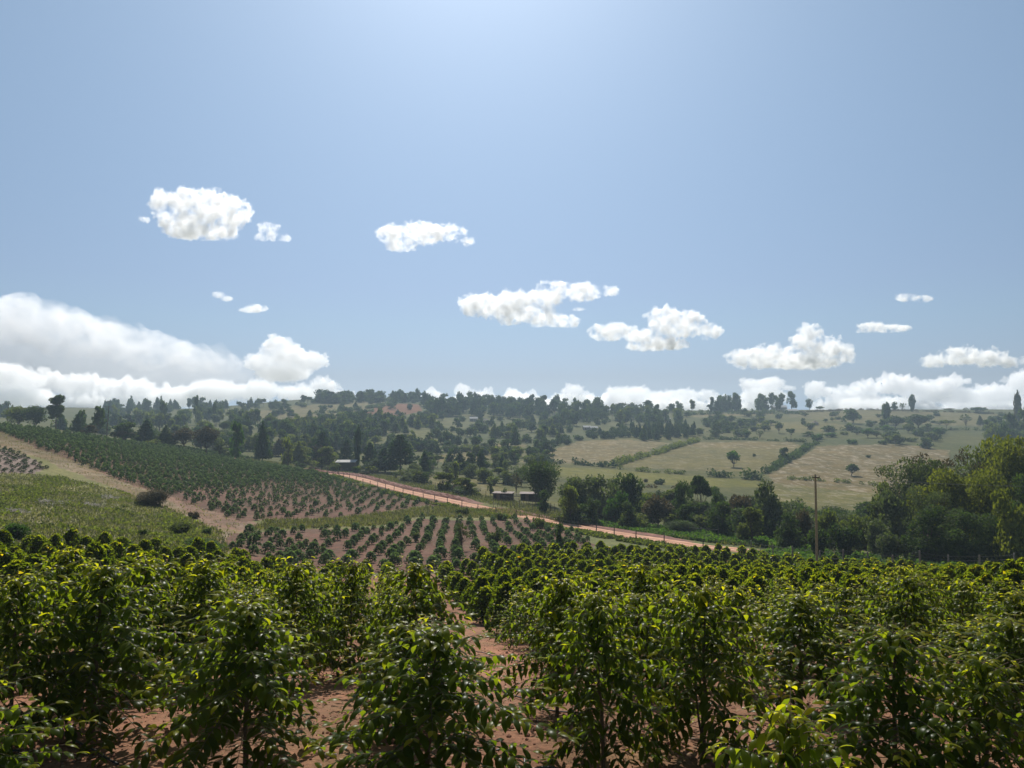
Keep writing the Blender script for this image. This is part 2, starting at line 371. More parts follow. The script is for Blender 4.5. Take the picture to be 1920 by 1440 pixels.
land = n.attr('land', 'Color'); st_ = n.attr('straw'); so_ = n.attr('soil'); we_ = n.attr('weed')
fine = n.noise(9.0, 6, .7, pos); mid = n.noise(.9, 5, .65, pos); big = n.noise(.09, 5, .6, pos)
c = n.mix(1.0, land, n.ramp(fine, [(.3,(.62,.62,.62)),(.5,(1,1,1)),(.72,(1.45,1.4,1.35))]), 'MULTIPLY')
c = n.mix(1.0, c, n.ramp(mid, [(.3,(.66,.68,.68)),(.7,(1.32,1.28,1.25))]), 'MULTIPLY')
c = n.mix(1.0, c, n.ramp(big, [(.3,(.68,.74,.70)),(.7,(1.28,1.2,1.18))]), 'MULTIPLY')
# stretched rows of straw in the far fields
mp = n.n('ShaderNodeMapping'); mp.inputs['Scale'].default_value = (.16, .07, .1); n.l(pos, mp.inputs[0])
sn = n.noise(1.6, 5, .75, mp.outputs[0])
sm = n.math('MULTIPLY', n.ramp(sn, [(.50,(0,0,0)),(.64,(1,1,1))]), st_)
c = n.mix(n.math('MULTIPLY', sm, .75), c, (.36,.30,.225))
gm = n.math('MULTIPLY', n.ramp(n.noise(.55, 5, .7, pos), [(.50,(0,0,0)),(.66,(1,1,1))]), we_)
c = n.mix(n.math('MULTIPLY', gm, .8), c, n.ramp(fine, [(.3,(.05,.075,.02)),(.7,(.15,.17,.05))]))
# dark damp crumbs in the soil
vm = n.n('ShaderNodeTexVoronoi'); vm.inputs['Scale'].default_value = 14; n.l(pos, vm.inputs['Vector'])
c = n.mix(n.math('MULTIPLY', n.ramp(vm.outputs['Distance'], [(.0,(1,1,1)),(.25,(0,0,0))]), n.math('MULTIPLY', so_, .45)), c, (.09,.045,.03))
bm = n.math('ADD', fine, n.math('MULTIPLY', mid, 1.5))
n.bsdf(c, .95, .1, bm, .8, .05)
g.materials.append(n.m)
go = ob('ground', g); tag(go, kind='structure')

# ---------------------------------------------------------------- the dirt road
def drape(line, widths, step, lift, name, mat, crown=0.0, nx=13, jit=0.0, seed=0):
    L = np.array(line, float); seg = np.linalg.norm(np.diff(L, axis=0), axis=1); s = np.concatenate([[0], np.cumsum(seg)])
    t = np.linspace(0, s[-1], int(s[-1] / step) + 1)
    x = pchip(s, L[:, 0], t); y = pchip(s, L[:, 1], t); w = np.interp(t, s, widths)
    dx = np.gradient(x); dy = np.gradient(y); l = np.hypot(dx, dy); nxv, nyv = dy / l, -dx / l
    rs = np.random.RandomState(seed); ph = rs.uniform(0, 6, 4)
    jl = jit * (np.sin(t/3.1+ph[0]) + np.sin(t/1.3+ph[1])); jr = jit * (np.sin(t/2.7+ph[2]) + np.sin(t/1.1+ph[3]))
    f = np.linspace(-1, 1, nx)
    off = f[None] * (w[:, None] / 2) + np.where(f[None] < 0, -(f[None]**2)*jl[:, None], (f[None]**2)*jr[:, None])
    Xr = x[:, None] + nxv[:, None] * off; Yr = y[:, None] + nyv[:, None] * off
    Z = gz0(Xr, Yr) + lift * (1 - 1.6 * np.abs(f)[None] ** 6) + crown * (1 - f[None]**2)
    P = np.stack([Xr, Yr, Z], -1).reshape(-1, 3)
    i = np.arange(len(t) - 1)[:, None] * nx; j = np.arange(nx - 1)[None]
    Qd = np.stack([i + j, i + j + 1, i + nx + j + 1, i + nx + j], -1).reshape(-1, 4)
    me_ = mesh_np(name, P, Qd, mat, smooth=True); a_ = me_.attributes.new('across', 'FLOAT', 'POINT'); a_.data.foreach_set('value', np.tile(f, len(t)).astype(np.float32))
    return ob(name, me_), np.stack([x, y], -1), np.stack([nxv, nyv], -1)
n = NT('red_murram'); pos = n.n('ShaderNodeNewGeometry').outputs['Position']
f1 = n.noise(.5, 6, .65, pos); f2 = n.noise(7, 4, .7, pos)
c = n.ramp(f1, [(.3,(.36,.18,.11)),(.5,(.46,.26,.17)),(.7,(.54,.34,.24))])
c = n.mix(1.0, c, n.ramp(f2, [(.3,(.8,.8,.8)),(.7,(1.18,1.15,1.12))]), 'MULTIPLY')
ac = n.math('ABSOLUTE', n.math('ADD', n.attr('across'), n.math('MULTIPLY', n.math('SUBTRACT', f1, .5), .35)))
c = n.mix(1.0, c, n.ramp(ac, [(.0,(.74,.74,.76)),(.2,(.86,.85,.85)),(.33,(1.16,1.16,1.16)),(.48,(1.1,1.1,1.1)),(.62,(.92,.9,.9)),(.85,(.72,.68,.66)),(1.0,(.5,.46,.42))]), 'MULTIPLY')
n.bsdf(c, .95, .1, f2, .4, .03); M_ROAD = n.m
RP = [(430,858),(520,872),(600,886),(700,905),(800,930),(900,951),(1000,972),(1060,983),(1150,999),(1250,1015),(1340,1027),(1400,1033),(1480,1046)]
RL = [hit(a_, b_, 60)[:2] for a_, b_ in RP]
RL = np.array(RL)
road, rc, rn = drape(RL, list(np.linspace(5.0, 7.6, len(RL))), 1.5, .10, 'road', M_ROAD, jit=.18)
tag(road, kind='structure')
M_BANK = plain_mat('red_earth_bank', (.10,.035,.022), (.24,.10,.065), .8, bump=.8, bdist=.2)
def ico(sub):
    import bmesh
    b = bmesh.new(); bmesh.ops.create_icosphere(b, subdivisions=sub, radius=1); V_ = np.array([v.co[:] for v in b.verts]); F_ = np.array([[v.index for v in f.verts] for f in b.faces]); b.free(); return V_, F_

# ---------------------------------------------------------------- leaves and plants
def leaves(P, az, e0, curv, L, Wd, roll, ns=5, cup=.32):
    """curved leaf blades; returns verts, quads (ns stations, 3 across)"""
    n = len(P); s = np.linspace(0, 1, ns)
    wprof = np.interp(s, [0, .22, .45, .75, 1], [.12, .78, 1, .62, .03])
    e = e0[:, None] - curv[:, None] * s[None]
    ca, sa = np.cos(az)[:, None], np.sin(az)[:, None]
    al = np.stack([ca * np.cos(e), sa * np.cos(e), np.sin(e)], -1)
    ds = L[:, None, None] / (ns - 1)
    ctr = np.concatenate([np.zeros((n, 1, 3)), np.cumsum((al[:, 1:] + al[:, :-1]) / 2 * ds, 1)], 1) + P[:, None]
    side0 = np.stack([-sa * np.ones_like(e), ca * np.ones_like(e), np.zeros_like(e)], -1)
    up0 = np.cross(al, side0)
    cr, sr = np.cos(roll)[:, None, None], np.sin(roll)[:, None, None]
    side = side0 * cr + up0 * sr; up = -side0 * sr + up0 * cr
    hw = (Wd[:, None] * wprof[None] / 2)[..., None]
    Vv = np.stack([ctr + side * hw - up * hw * cup, ctr, ctr - side * hw - up * hw * cup], 2).reshape(-1, 3)
    b = (np.arange(n) * ns * 3)[:, None, None]; i = (np.arange(ns - 1) * 3)[None, :, None]; j = np.arange(2)[None, None]
    k = b + i + j
    Qd = np.stack([k, k + 1, k + 4, k + 3], -1).reshape(-1, 4)
    return Vv, Qd, (ns - 1) * 2
def cards(P, size, rs, up=0.3, asp=1.6):
    """small folded leaf cards (two triangles hinged) at P, in random directions"""
    n = len(P)
    a = rs.normal(size=(n, 3)); a /= np.linalg.norm(a, axis=1)[:, None]
    b = rs.normal(size=(n, 3)); b[:, 2] += up; b = np.cross(a, b); b /= np.linalg.norm(b, axis=1)[:, None]
    c = np.cross(a, b)
    s = (size * rs.uniform(.6, 1.3, n))[:, None]
    Vv = np.stack([P - a*s*asp/2, P + b*s/2 + c*s*.18, P + a*s*asp/2, P - b*s/2 + c*s*.18], 1).reshape(-1, 3)
    return Vv, np.arange(n * 4).reshape(-1, 4)

def coffee(seed, H=2.3, R=1.05, dens=1.0, ns=5, nb=3, lsc=1.0, young=False, lowbare=.3, branchtubes=True):
    rs = np.random.RandomState(seed)
    tiers = int(H * 9.5 * (1 if dens >= 1 else dens ** .5)); lean = rs.uniform(-.06, .06, 2)
    st = MB(); hh = np.linspace(0, H * .98, 9); wob = rs.uniform(-.02, .02, (9, 2)); wob[0] = 0
    sp = np.stack([lean[0]*hh + wob[:, 0], lean[1]*hh + wob[:, 1], hh - .0], -1); sp[0, 2] = -.12
    st.tube(sp, np.linspace(.036, .008, 9) * (H / 2.3), 7)
    if H > 1.6 and rs.rand() < .6:      # a second stem from low down
        a = rs.uniform(0, 6.28); q = np.stack([sp[1,0] + np.cos(a)*.16*np.linspace(0,1,5)**.6, sp[1,1] + np.sin(a)*.16*np.linspace(0,1,5)**.6, np.linspace(.12, H*.7, 5)], -1); st.tube(q, np.linspace(.022, .007, 5), 6)
    br = MB(); LP = []; LA = []; LE = []; LC = []; LL = []; LW = []; LR = []; LT = []
    lob = rs.uniform(.75, 1.2, 8)
    for ti in range(tiers):
        f = ti / (tiers - 1.0); h = lowbare + (H - lowbare) * f + rs.uniform(-.02, .02)
        base = np.array([np.interp(h, hh, sp[:, 0]), np.interp(h, hh, sp[:, 1]), h])
        Rf = R * (min(1, .78 + .9*f)) * (1 - f) ** .56 + .10
        a0 = ti * 1.9 + rs.uniform(-.3, .3)
        for b in range(nb):
            if f < .2 and rs.rand() < .3: continue
            a = a0 + b * 2 * math.pi / nb + rs.uniform(-.35, .35)
            l = Rf * rs.uniform(.72, 1.15) * lob[int(a / .785) % 8]
            el = (.15 + .9 * f ** 2) + rs.uniform(-.1, .1) - (.15 if f < .25 else 0); cv = rs.uniform(.35, .75) + (.25 if f < .4 else 0)
            m = 7; s = np.linspace(0, 1, m); e = el - cv * s
            pts = base + np.stack([np.cos(a)*np.cumsum(np.cos(e))*l/m, np.sin(a)*np.cumsum(np.cos(e))*l/m, np.cumsum(np.sin(e))*l/m], -1)
            pts = np.vstack([base, pts]); s8 = np.linspace(0, 1, m + 1)
            if branchtubes: br.tube(pts, np.linspace(.0065, .0022, m + 1), 3, False)
            nn = max(2, int(l * (1 - .25) / (.064 * lsc) * (dens if dens < 1 else 1)))
            ts = np.linspace(.15 if f > .5 else .22, 1, nn)
            for t in ts:
                p = np.array([np.interp(t, s8, pts[:, q]) for q in range(3)])
                for sgn in (-1, 1):
                    if rs.rand() < .06: continue
                    tip = t > .9
                    LP.append(p); LA.append(a + sgn * (rs.uniform(.25, .7) if tip else rs.uniform(.8, 1.5)))
                    LE.append(rs.uniform(.1, .8) if tip else rs.uniform(-.15, .45)); LC.append(rs.uniform(.9, 1.7) if tip else rs.uniform(1.35, 2.1))
                    sz = rs.uniform(.8, 1.15) * (.72 if tip else 1) * (1.0 - .18 * f)
                    LL.append(.17 * sz * lsc); LW.append(.062 * sz * lsc); LR.append(rs.uniform(-.5, .5))
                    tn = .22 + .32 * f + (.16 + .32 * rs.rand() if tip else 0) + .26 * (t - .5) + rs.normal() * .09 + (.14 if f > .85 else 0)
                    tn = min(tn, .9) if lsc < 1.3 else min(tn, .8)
                    if rs.rand() < .0016 and lsc < 1.3: tn = 1.0
                    LT.append(tn)
    # the upright young shoot at the top
    for q in range(int(10 * dens + 3)):
        a = q * 1.6 + rs.uniform(-.2, .2); p = np.array([sp[-1, 0], sp[-1, 1], H * .98 - .015 * q])
        LP.append(p); LA.append(a); LE.append(rs.uniform(.3, 1.1)); LC.append(rs.uniform(.6, 1.2)); LL.append(.13*lsc); LW.append(.05*lsc); LR.append(0); LT.append(rs.uniform(.68, .9) if lsc < 1.3 else rs.uniform(.5, .8))
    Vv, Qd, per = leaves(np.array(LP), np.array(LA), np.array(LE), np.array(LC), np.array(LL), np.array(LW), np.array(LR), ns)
    return st, br, Vv, Qd, np.clip(np.repeat(LT, per), 0, 1)

def coffee_set(seeds, mat=M_COF, **kw):
    out = []
    for s in seeds:
        st, br, Vv, Qd, tn = coffee(s, **kw)
        if mat is M_COFF: tn = np.clip(tn + .1, 0, 1)
        out.append((st.mesh('coffee_stem', M_STEM, True), br.mesh('coffee_branches', M_STEM, True) if kw.get('branchtubes', True) else None,
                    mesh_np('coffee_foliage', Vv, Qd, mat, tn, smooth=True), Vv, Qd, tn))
    return out
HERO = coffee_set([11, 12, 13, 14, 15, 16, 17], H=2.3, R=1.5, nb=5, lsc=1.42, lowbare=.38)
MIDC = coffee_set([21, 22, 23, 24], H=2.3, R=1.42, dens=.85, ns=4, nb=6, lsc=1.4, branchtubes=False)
def dome_bush(seed, n=95, H=1.2, R=.55, size=.2, mat=M_COFF, tb=.12, tk=.62):
    rs = np.random.RandomState(seed)
    th = rs.uniform(0, 2*math.pi, n); f = rs.uniform(0, 1, n) ** .8; rad = R * np.sqrt(np.clip(1 - f**(2.2 if H < 2 else 1.5), .015, 1)) * rs.uniform(.55, 1.05, n)
    P = np.stack([np.cos(th)*rad, np.sin(th)*rad, .12 + f*(H - .12)], -1); L = (.8 + .2*np.sin(3*th + seed)); P[:, :2] *= L[:, None]
    Vv, Qd = cards(P, size, rs, .3, 1.5); tn = np.clip(tb + tk*f**1.5 + rs.normal(0, .13, n), 0, 1)  # tone darkens toward the base: shade put into the colour, besides paler new growth
    st = MB(); st.tube([(0,0,-.1),(0,0,.4),(.02,0,.8)], [.03,.02,.01], 5)
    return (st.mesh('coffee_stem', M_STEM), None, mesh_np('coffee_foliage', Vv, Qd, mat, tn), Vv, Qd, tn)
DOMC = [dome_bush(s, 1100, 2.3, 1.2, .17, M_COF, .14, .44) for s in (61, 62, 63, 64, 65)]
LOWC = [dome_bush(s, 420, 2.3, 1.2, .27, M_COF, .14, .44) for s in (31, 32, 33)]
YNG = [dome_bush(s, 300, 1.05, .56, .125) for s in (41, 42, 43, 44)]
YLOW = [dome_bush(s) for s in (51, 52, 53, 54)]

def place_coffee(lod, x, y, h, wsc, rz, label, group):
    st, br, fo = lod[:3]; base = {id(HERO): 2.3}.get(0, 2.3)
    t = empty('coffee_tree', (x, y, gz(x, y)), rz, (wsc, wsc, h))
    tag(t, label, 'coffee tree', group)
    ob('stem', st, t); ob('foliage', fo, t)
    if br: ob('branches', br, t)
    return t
rs = np.random.RandomState(5)
# hand read: (px, top py, depth, width scale, label)
FRONT = [
 (800,1180,8.6,1.12,'big broad coffee tree at the bottom centre, its glossy drooping leaves cut by the frame'),
 (470,1143,9.6,1.1,'coffee tree left of the big bottom centre one, with long bare-stemmed branches reaching left'),
 (185,1072,11.0,1.15,'tall dark coffee tree at the left, its bare trunk beside the hose'),
 (1662,1192,8.6,1.05,'bright yellow-green coffee tree at the lower right, broad with a pointed top'),
 (1128,1128,9.8,.85,'slender upright coffee tree right of the big bottom centre one, a thin trunk seen below'),
 (1312,1110,10.4,.95,'conical coffee tree by the pale hose, right of the slender one'),
 (1835,1250,8.2,.9,'coffee tree at the lower right edge with a light yellow top'),
 (1465,1368,5.4,.8,'single coffee top with large yellow new leaves poking up from the bottom edge'),
 (1492,1120,12.8,1.15,'coffee tree with a leaning bare trunk base between the conical and bright broad trees'),
 (1042,1094,12.6,.95,'coffee tree behind the slender one, its curved trunk base showing on red soil'),
 (782,1066,15.0,1.1,'tall pointed coffee tree rising straight behind the big bottom centre one'),
 (400,1058,15.5,1.0,'pointed coffee tree with a light top behind the one with long reaching branches'),
 (555,1064,16.5,1.0,'coffee tree between the pointed light-topped tree and the tall centre one'),
 (285,1058,15.0,1.0,'coffee tree just right of the tall dark left one, in the second row'),
 (1905,1168,11.5,1.1,'coffee tree cut by the right edge above the lower right yellow-topped one'),
 (1790,1175,13.0,1.0,'coffee tree behind the bright broad one, near the right edge'),
 (38,1095,10.2,.9,'coffee tree cut by the left edge in front of the tall dark one'),
 (-40,1290,7.6,.95,'low coffee tree at the bottom left corner, only its branches in the frame'),
 (1210,1068,16.5,.95,'coffee tree behind the gap between the slender and the conical trees'),
 (660,1062,18.0,.9,'coffee tree left behind the tall pointed centre one, in the third row'),
 (130,1040,17.0,1.0,'coffee tree showing its top behind the tall dark left one'),
 (1680,1085,16.0,1.0,'coffee tree whose top shows straight behind the bright broad one'),
 (320,1330,7.2,.5,'short coffee tree low between the left trunk and the long branches'),
]
FP = []
for i, (px, top, Y, w, lab) in enumerate(FRONT):
    p = at(px, Y); h = (zat(top, Y) - p[2])
    if i == 22: h = 1.0
    FP.append(p[:2]); place_coffee(HERO[i % 7], p[0], p[1], h / 2.3, w * (.85 + .15*h/2.3), rs.uniform(0, 6.28), lab, 'coffee trees of the front rows')
FP = np.array(FP)
# the rest of the mature plantation in rows
th = math.radians(-9); A1 = np.array([math.sin(th), math.cos(th)]); B1 = np.array([math.cos(th), -math.sin(th)])
cand = []
for ia in range(-3, 60):
    for ib in range(-56, 62):
        p = A1 * (ia * 2.8 + 1.3*(ib % 2)) + B1 * (ib * 2.3) + rs.uniform(-.3, .3, 2)
        if p[1] < 5.0: continue
        cand.append(p)
cand = np.array(cand)
cand = cand[inpoly(cand[:, 0], cand[:, 1], Z_A)]
d = np.sqrt(((cand[:, None] - FP[None]) ** 2).sum(-1)).min(1); cand = cand[(d > 1.75) & ((cand[:, 1] > 11) | (np.abs(cand[:, 0]/cand[:, 1]) > .8))]
pxs = 960 + F * cand[:, 0] / cand[:, 1]
cand = cand[(pxs > -320) & (pxs < 2240)]
cand = cand[np.argsort(np.hypot(cand[:, 0], cand[:, 1]))]
dl = np.hypot(cand[:, 0], cand[:, 1]); q0, q1 = hit(862, 1165)[:2], hit(1000, 1345)[:2]
tt = np.clip(((cand - q0) @ (q1 - q0)) / ((q1 - q0) @ (q1 - q0)), -.1, 1.1); lane = np.linalg.norm(cand - (q0 + tt[:, None]*(q1 - q0)), axis=1) < 1.15
keep = (rs.rand(len(cand)) > np.where(dl < 22, .16, .04)) & ~lane; cand = cand[keep]
rankc = {}
RANKW = 'first second third fourth fifth sixth seventh eighth ninth tenth eleventh twelfth thirteenth fourteenth fifteenth sixteenth seventeenth eighteenth nineteenth twentieth'.split()
nearc = [(960 + F*p[0]/p[1], i) for i, p in enumerate(cand) if math.hypot(*p) < 20 and -60 < 960 + F*p[0]/p[1] < 1980]
for r_, (_, i) in enumerate(sorted(nearc)): rankc[i] = r_
SV = []; SQ = []; STn = []; sn_ = 0
nind = 0
for ci_, p in enumerate(cand):
    px = 960 + F * p[0] / p[1]
    inview = -60 < px < 1980
    dist = math.hypot(*p)
    h = rs.uniform(1.65, 2.4) * (.93 + .07 * math.sin(p[0]*.3) * math.sin(p[1]*.21)); w = rs.uniform(.74, .92); rz = rs.uniform(0, 6.28)
    if p[1] > 52: h *= .84
    if p[1] < 24: h = rs.uniform(1.5, 2.0)
    if px < 900 and p[1] > 38: h *= .8; w *= .85
    if inview and nind < 300 - len(FRONT):
        nind += 1
        side = 'left' if px < 640 else 'right' if px > 1280 else 'middle'
        if dist < 20: g_ = f'coffee trees of the second and third rows, {side} third'
        elif dist < 31: g_ = f'coffee trees of the nearer middle rows, {side} third'
        else: g_ = f'coffee trees of the farther middle rows, {side} third'
        lod = HERO if dist < 23 else MIDC if dist < 31 else DOMC
        place_coffee(lod[rs.randint(len(lod))], p[0], p[1], h / 2.3, w, rz, ('leafy ' + g_.replace('trees', 'tree').replace('rows,', 'rows in the')) if ci_ not in rankc or rankc[ci_] > 19 else f'coffee tree right behind the front row, {RANKW[rankc[ci_]]} from the left edge', g_)
    else:
        L_ = LOWC[rs.randint(3)] if dist > 48 else DOMC[rs.randint(5)]
        c_, s_ = math.cos(rz), math.sin(rz)
        Rm = np.array([[c_*w, -s_*w, 0], [s_*w, c_*w, 0], [0, 0, h / 2.3]])
        SV.append(L_[3] @ Rm.T + np.array((p[0], p[1], gz(*p)))); SQ.append(L_[4] + sn_); sn_ += len(L_[3]); STn.append(np.clip(L_[5] + rs.uniform(-.06, .06), 0, 1))
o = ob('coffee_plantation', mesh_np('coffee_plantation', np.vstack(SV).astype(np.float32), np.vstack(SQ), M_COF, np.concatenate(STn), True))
tag(o, 'dense far rows of mature coffee trees running down to the wire fence', 'coffee trees', None, 'stuff')

# younger bushes of the middle field and of the left hill
cand = []
th = math.radians(-4); A2 = np.array([math.sin(th), math.cos(th)]); B2 = np.array([math.cos(th), -math.sin(th)])
for ia in range(14, 150):
    for ib in range(-140, 50):
        cand.append(A2 * (ia * 2.6 + 1.3 * (ib % 2)) + B2 * (ib * 1.75))
cb1 = [A2 * (ia * 3.7 + 1.85 * (ib % 2)) + B2 * (ib * 2.3) for ia in range(12, 70) for ib in range(-70, 40)]
cb2 = [A2 * (ia * 3.4) + B2 * (ib * 2.15) for ia in range(12, 70) for ib in range(-70, 60)]
cb1 = np.array(cb1); cb2 = np.array(cb2)
cb = np.vstack([cb1[inpoly(cb1[:, 0], cb1[:, 1], Z_B1)], cb2[inpoly(cb2[:, 0], cb2[:, 1], Z_B2)]])
cand = np.array(cand); inb = inpoly(cand[:, 0], cand[:, 1], Z_B1) | inpoly(cand[:, 0], cand[:, 1], Z_B2)
cand = np.vstack([cand[~inb], cb])
cand = np.array(cand) + rs.uniform(-.35, .35, (len(cand), 2))
rd = np.min(np.sqrt(((cand[:, None] - rc[None, ::3]) ** 2).sum(-1)), 1); cand = cand[rd > np.where(cand[:, 1] > 200, 10.5, 7.5)]
m1 = inpoly(cand[:, 0], cand[:, 1], Z_B1) | inpoly(cand[:, 0], cand[:, 1], Z_B2); mc = inpoly(cand[:, 0], cand[:, 1], Z_C) & ~m1
yb = cand[m1]; yb = yb[np.argsort(np.hypot(yb[:, 0], yb[:, 1]))]; yb = yb[rs.rand(len(yb)) > .12]
SV = []; SQ = []; STn = []; sn_ = 0
def stuff_add(L_, p, h, w, rz, dt=0):
    global sn_
    c_, s_ = math.cos(rz), math.sin(rz)
    Rm = np.array([[c_*w, -s_*w, 0], [s_*w, c_*w, 0], [0, 0, h]])
    SV.append(L_[3] @ Rm.T + np.array((p[0], p[1], gz(*p)))); SQ.append(L_[4] + sn_); sn_ += len(L_[3]); STn.append(np.clip(L_[5] + dt, 0, 1))
for i, p in enumerate(yb):
    h = rs.uniform(.6, 1.2); w = h * rs.uniform(1.0, 1.3)
    if p[1] < 82: h *= 1.25; w *= 1.3
    if i < 300:
        L_ = YNG[rs.randint(4)]
        px = 960 + F*p[0]/p[1]
        g_ = 'young coffee bushes on bare soil ' + ('left of centre' if px < 700 else 'in rows below the road' if px > 880 else 'in the centre') + (' nearest the mature trees' if p[1] < 82 else ' just beyond')
        t = empty('coffee_bush', (p[0], p[1], gz(*p)), rs.uniform(0, 6.28), (w, w, h)); tag(t, 'round ' + g_.replace('bushes', 'bush'), 'coffee bush', g_)
        ob('stem', L_[0], t); ob('foliage', L_[2], t)
    else: stuff_add(YNG[rs.randint(4)] if p[1] < 120 else YLOW[rs.randint(4)], p, h, w, rs.uniform(0, 6.28))
if sn_:
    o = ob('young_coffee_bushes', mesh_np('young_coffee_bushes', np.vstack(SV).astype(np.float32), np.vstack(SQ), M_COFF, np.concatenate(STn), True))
    tag(o, 'scattered young coffee bushes on mauve-brown soil above the weedy strip', 'coffee bushes', None, 'stuff')
SV = []; SQ = []; STn = []; sn_ = 0
for p in cand[mc]:
    if rs.rand() < .05: continue
    d_ = rs.uniform(.8, 1.3); stuff_add(YLOW[rs.randint(4)], p + rs.uniform(-.2, .2, 2), d_, d_ * rs.uniform(1.0, 1.2), rs.uniform(0, 6.28), rs.uniform(-.1, .1))
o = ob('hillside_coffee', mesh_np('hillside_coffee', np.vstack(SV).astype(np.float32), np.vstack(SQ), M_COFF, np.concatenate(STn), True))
tag(o, 'dense grey-green coffee bushes covering the left hillside above the dirt path', 'coffee bushes', None, 'stuff')
print('COFFEE', nind, len(yb), int(mc.sum()), len(o.data.polygons))

# ---------------------------------------------------------------- trees: unit height, unit crown width variants
def blob_cards(lobes, n, size, rs, fill=.35, up=.3, asp=1.5, gap=0):
    """lobes: (x,y,z,rx,ry,rz); leaf clumps on and inside the lobes"""
    L = np.array(lobes, float); w = (L[:, 3]*L[:, 4] + L[:, 4]*L[:, 5] + L[:, 3]*L[:, 5]); k = rs.choice(len(L), n, p=w / w.sum())
    d = rs.normal(size=(n, 3)); d /= np.linalg.norm(d, axis=1)[:, None]
    r = np.where(rs.rand(n) < fill, rs.uniform(.3, .9, n), rs.uniform(.86, 1.1, n))
    # ragged surface
    rag = 1 + .14*np.sin(d[:, 0]*7 + k)*np.sin(d[:, 1]*6 + 2*k)*np.cos(d[:, 2]*5 + k)
    P = L[k, :3] + d * (r * rag)[:, None] * L[k, 3:]
    Vv, Qd = cards(P, size, rs, up, asp)
    tn = np.clip(.42 + .22*(rs.rand(len(L))[k] - .5)*2*.7 + rs.normal(0, .16, n) + .12*(r > .95)*d[:, 2], 0, 1)
    return Vv, Qd, tn
def species(kind, seed, n, size):
    rs = np.random.RandomState(seed); tr = MB(); lobes = []; U = rs.uniform
    def limb(a, b, r0, r1, bend=.05, nn=6):
        a = np.array(a, float); b = np.array(b, float); t = np.linspace(0, 1, 5)[:, None]
        p = a + (b - a)*t + np.array([U(-bend, bend), U(-bend, bend), -bend*.6])*np.sin(t*math.pi)
        tr.tube(p, np.linspace(r0, r1, 5), nn)
    if kind == 'round':
        limb((0,0,-.04), (U(-.04,.04), U(-.04,.04), .45), .030, .02)
        for q in range(17):
            a = q*2.4; rr_ = U(.05, .36) * (1 if q > 2 else .4); z = U(.28, .80) if q > 3 else U(.7, .88); s = U(.14, .22)
            c = (math.cos(a)*rr_, math.sin(a)*rr_, z*(1 - .3*rr_)); lobes.append((*c, s, s, s*.8)); limb((0,0,U(.12,.35)), c, .014, .004)
    elif kind == 'full':      # foliage down to the ground
        limb((0,0,-.04), (0,0,.5), .03, .02)
        for q in range(16):
            a = q*2.4; f = U(0, 1); rr_ = U(.1, .34)*(1 - .5*f**2); s = U(.13, .19); c = (math.cos(a)*rr_, math.sin(a)*rr_, .12 + f*.74); lobes.append((*c, s, s, s*.8)); limb((0,0,.1+.3*f), c, .01, .003)
    elif kind == 'umbrella':
        fk = U(.16, .26); limb((0,0,-.04), (U(-.03,.03), 0, fk), .028, .022)
        for q in range(15):
            a = q*2.4 + U(-.2,.2); rr_ = U(.08, .38) if q > 2 else .06; s = U(.13, .19)
            c = (math.cos(a)*rr_, math.sin(a)*rr_, U(.66, .82) - .35*rr_); lobes.append((*c, s, s, s*1.05)); limb((0,0,fk), (c[0], c[1], c[2]-.05), .013, .004, .08)
        for q in range(7):
            a = q*1.3; lobes.append((math.cos(a)*.2, math.sin(a)*.2, .55, .17, .17, .16))
    elif kind == 'flat':      # thin layered acacia
        limb((0,0,-.04), (U(-.05,.05), 0, .45), .018, .013)
        for q in range(11):
            a = q*2.4; rr_ = U(.05, .40); s = U(.12, .2); c = (math.cos(a)*rr_, math.sin(a)*rr_, U(.66, .92) - .2*rr_); lobes.append((*c, s, s, .06)); limb((0,0,.4), c, .009, .003, .07)
    elif kind == 'eucalypt':
        limb((0,0,-.04), (U(-.05,.05), U(-.05,.05), .92), .022, .006)
        for q in range(14):
            a = q*2.4; f = U(0, 1); rr_ = U(.06, .32)*(1 - .6*f); s = U(.09, .16); c = (math.cos(a)*rr_, math.sin(a)*rr_, .38 + f*.54); lobes.append((*c, s, s, s*.62)); limb((0,0,.2+.55*f), c, .009, .003)
    elif kind == 'cypress':
        limb((0,0,-.04), (0,0,.8), .04, .01)
        for q in range(14):
            f = q/13.; rr_ = .10*U(0,1); a = q*2.4; s = .34*math.sin(math.pi*(.12+.84*(1-f)**.8))**.8 + .05; lobes.append((math.cos(a)*rr_, math.sin(a)*rr_, .10+.84*f, s, s, .09))
    elif kind == 'conifer':
        limb((0,0,-.04), (0,0,.97), .028, .004)
        nt = 13
        for q in range(nt):
            f = q/(nt-1.); rad = (.46*(1-f)**.85 + .03)
            for b in range(6):
                a = b*1.05 + q*.5 + U(-.2,.2); l = rad*U(.7,1.1); z = .16 + .80*f
                lobes.append((math.cos(a)*l*.62, math.sin(a)*l*.62, z - .03*l, l*.42 + .02, l*.42 + .02, .035)); 
                if q % 2 == 0: limb((0,0,z), (math.cos(a)*l, math.sin(a)*l, z-.02), .005, .002, .01, 3)
    elif kind == 'araucaria': # open whorled tiers, upturned
        limb((0,0,-.04), (0,0,.99), .024, .004)
        nt = 11
        for q in range(nt):
            f = q/(nt-1.); rad = .48*(1-f**1.4)*(.7+.3*U(0,1)) + .03; z = .26 + .70*f
            for b in range(5):
                a = b*1.256 + q*.6 + U(-.15,.15); l = rad*U(.8,1.1)
                limb((0,0,z), (math.cos(a)*l, math.sin(a)*l, z+.05), .006, .002, .02, 3)
                for t in (.45, .75, 1): lobes.append((math.cos(a)*l*t, math.sin(a)*l*t, z+.05*t, .06+.02*l, .06+.02*l, .022))
    elif kind == 'shrub':
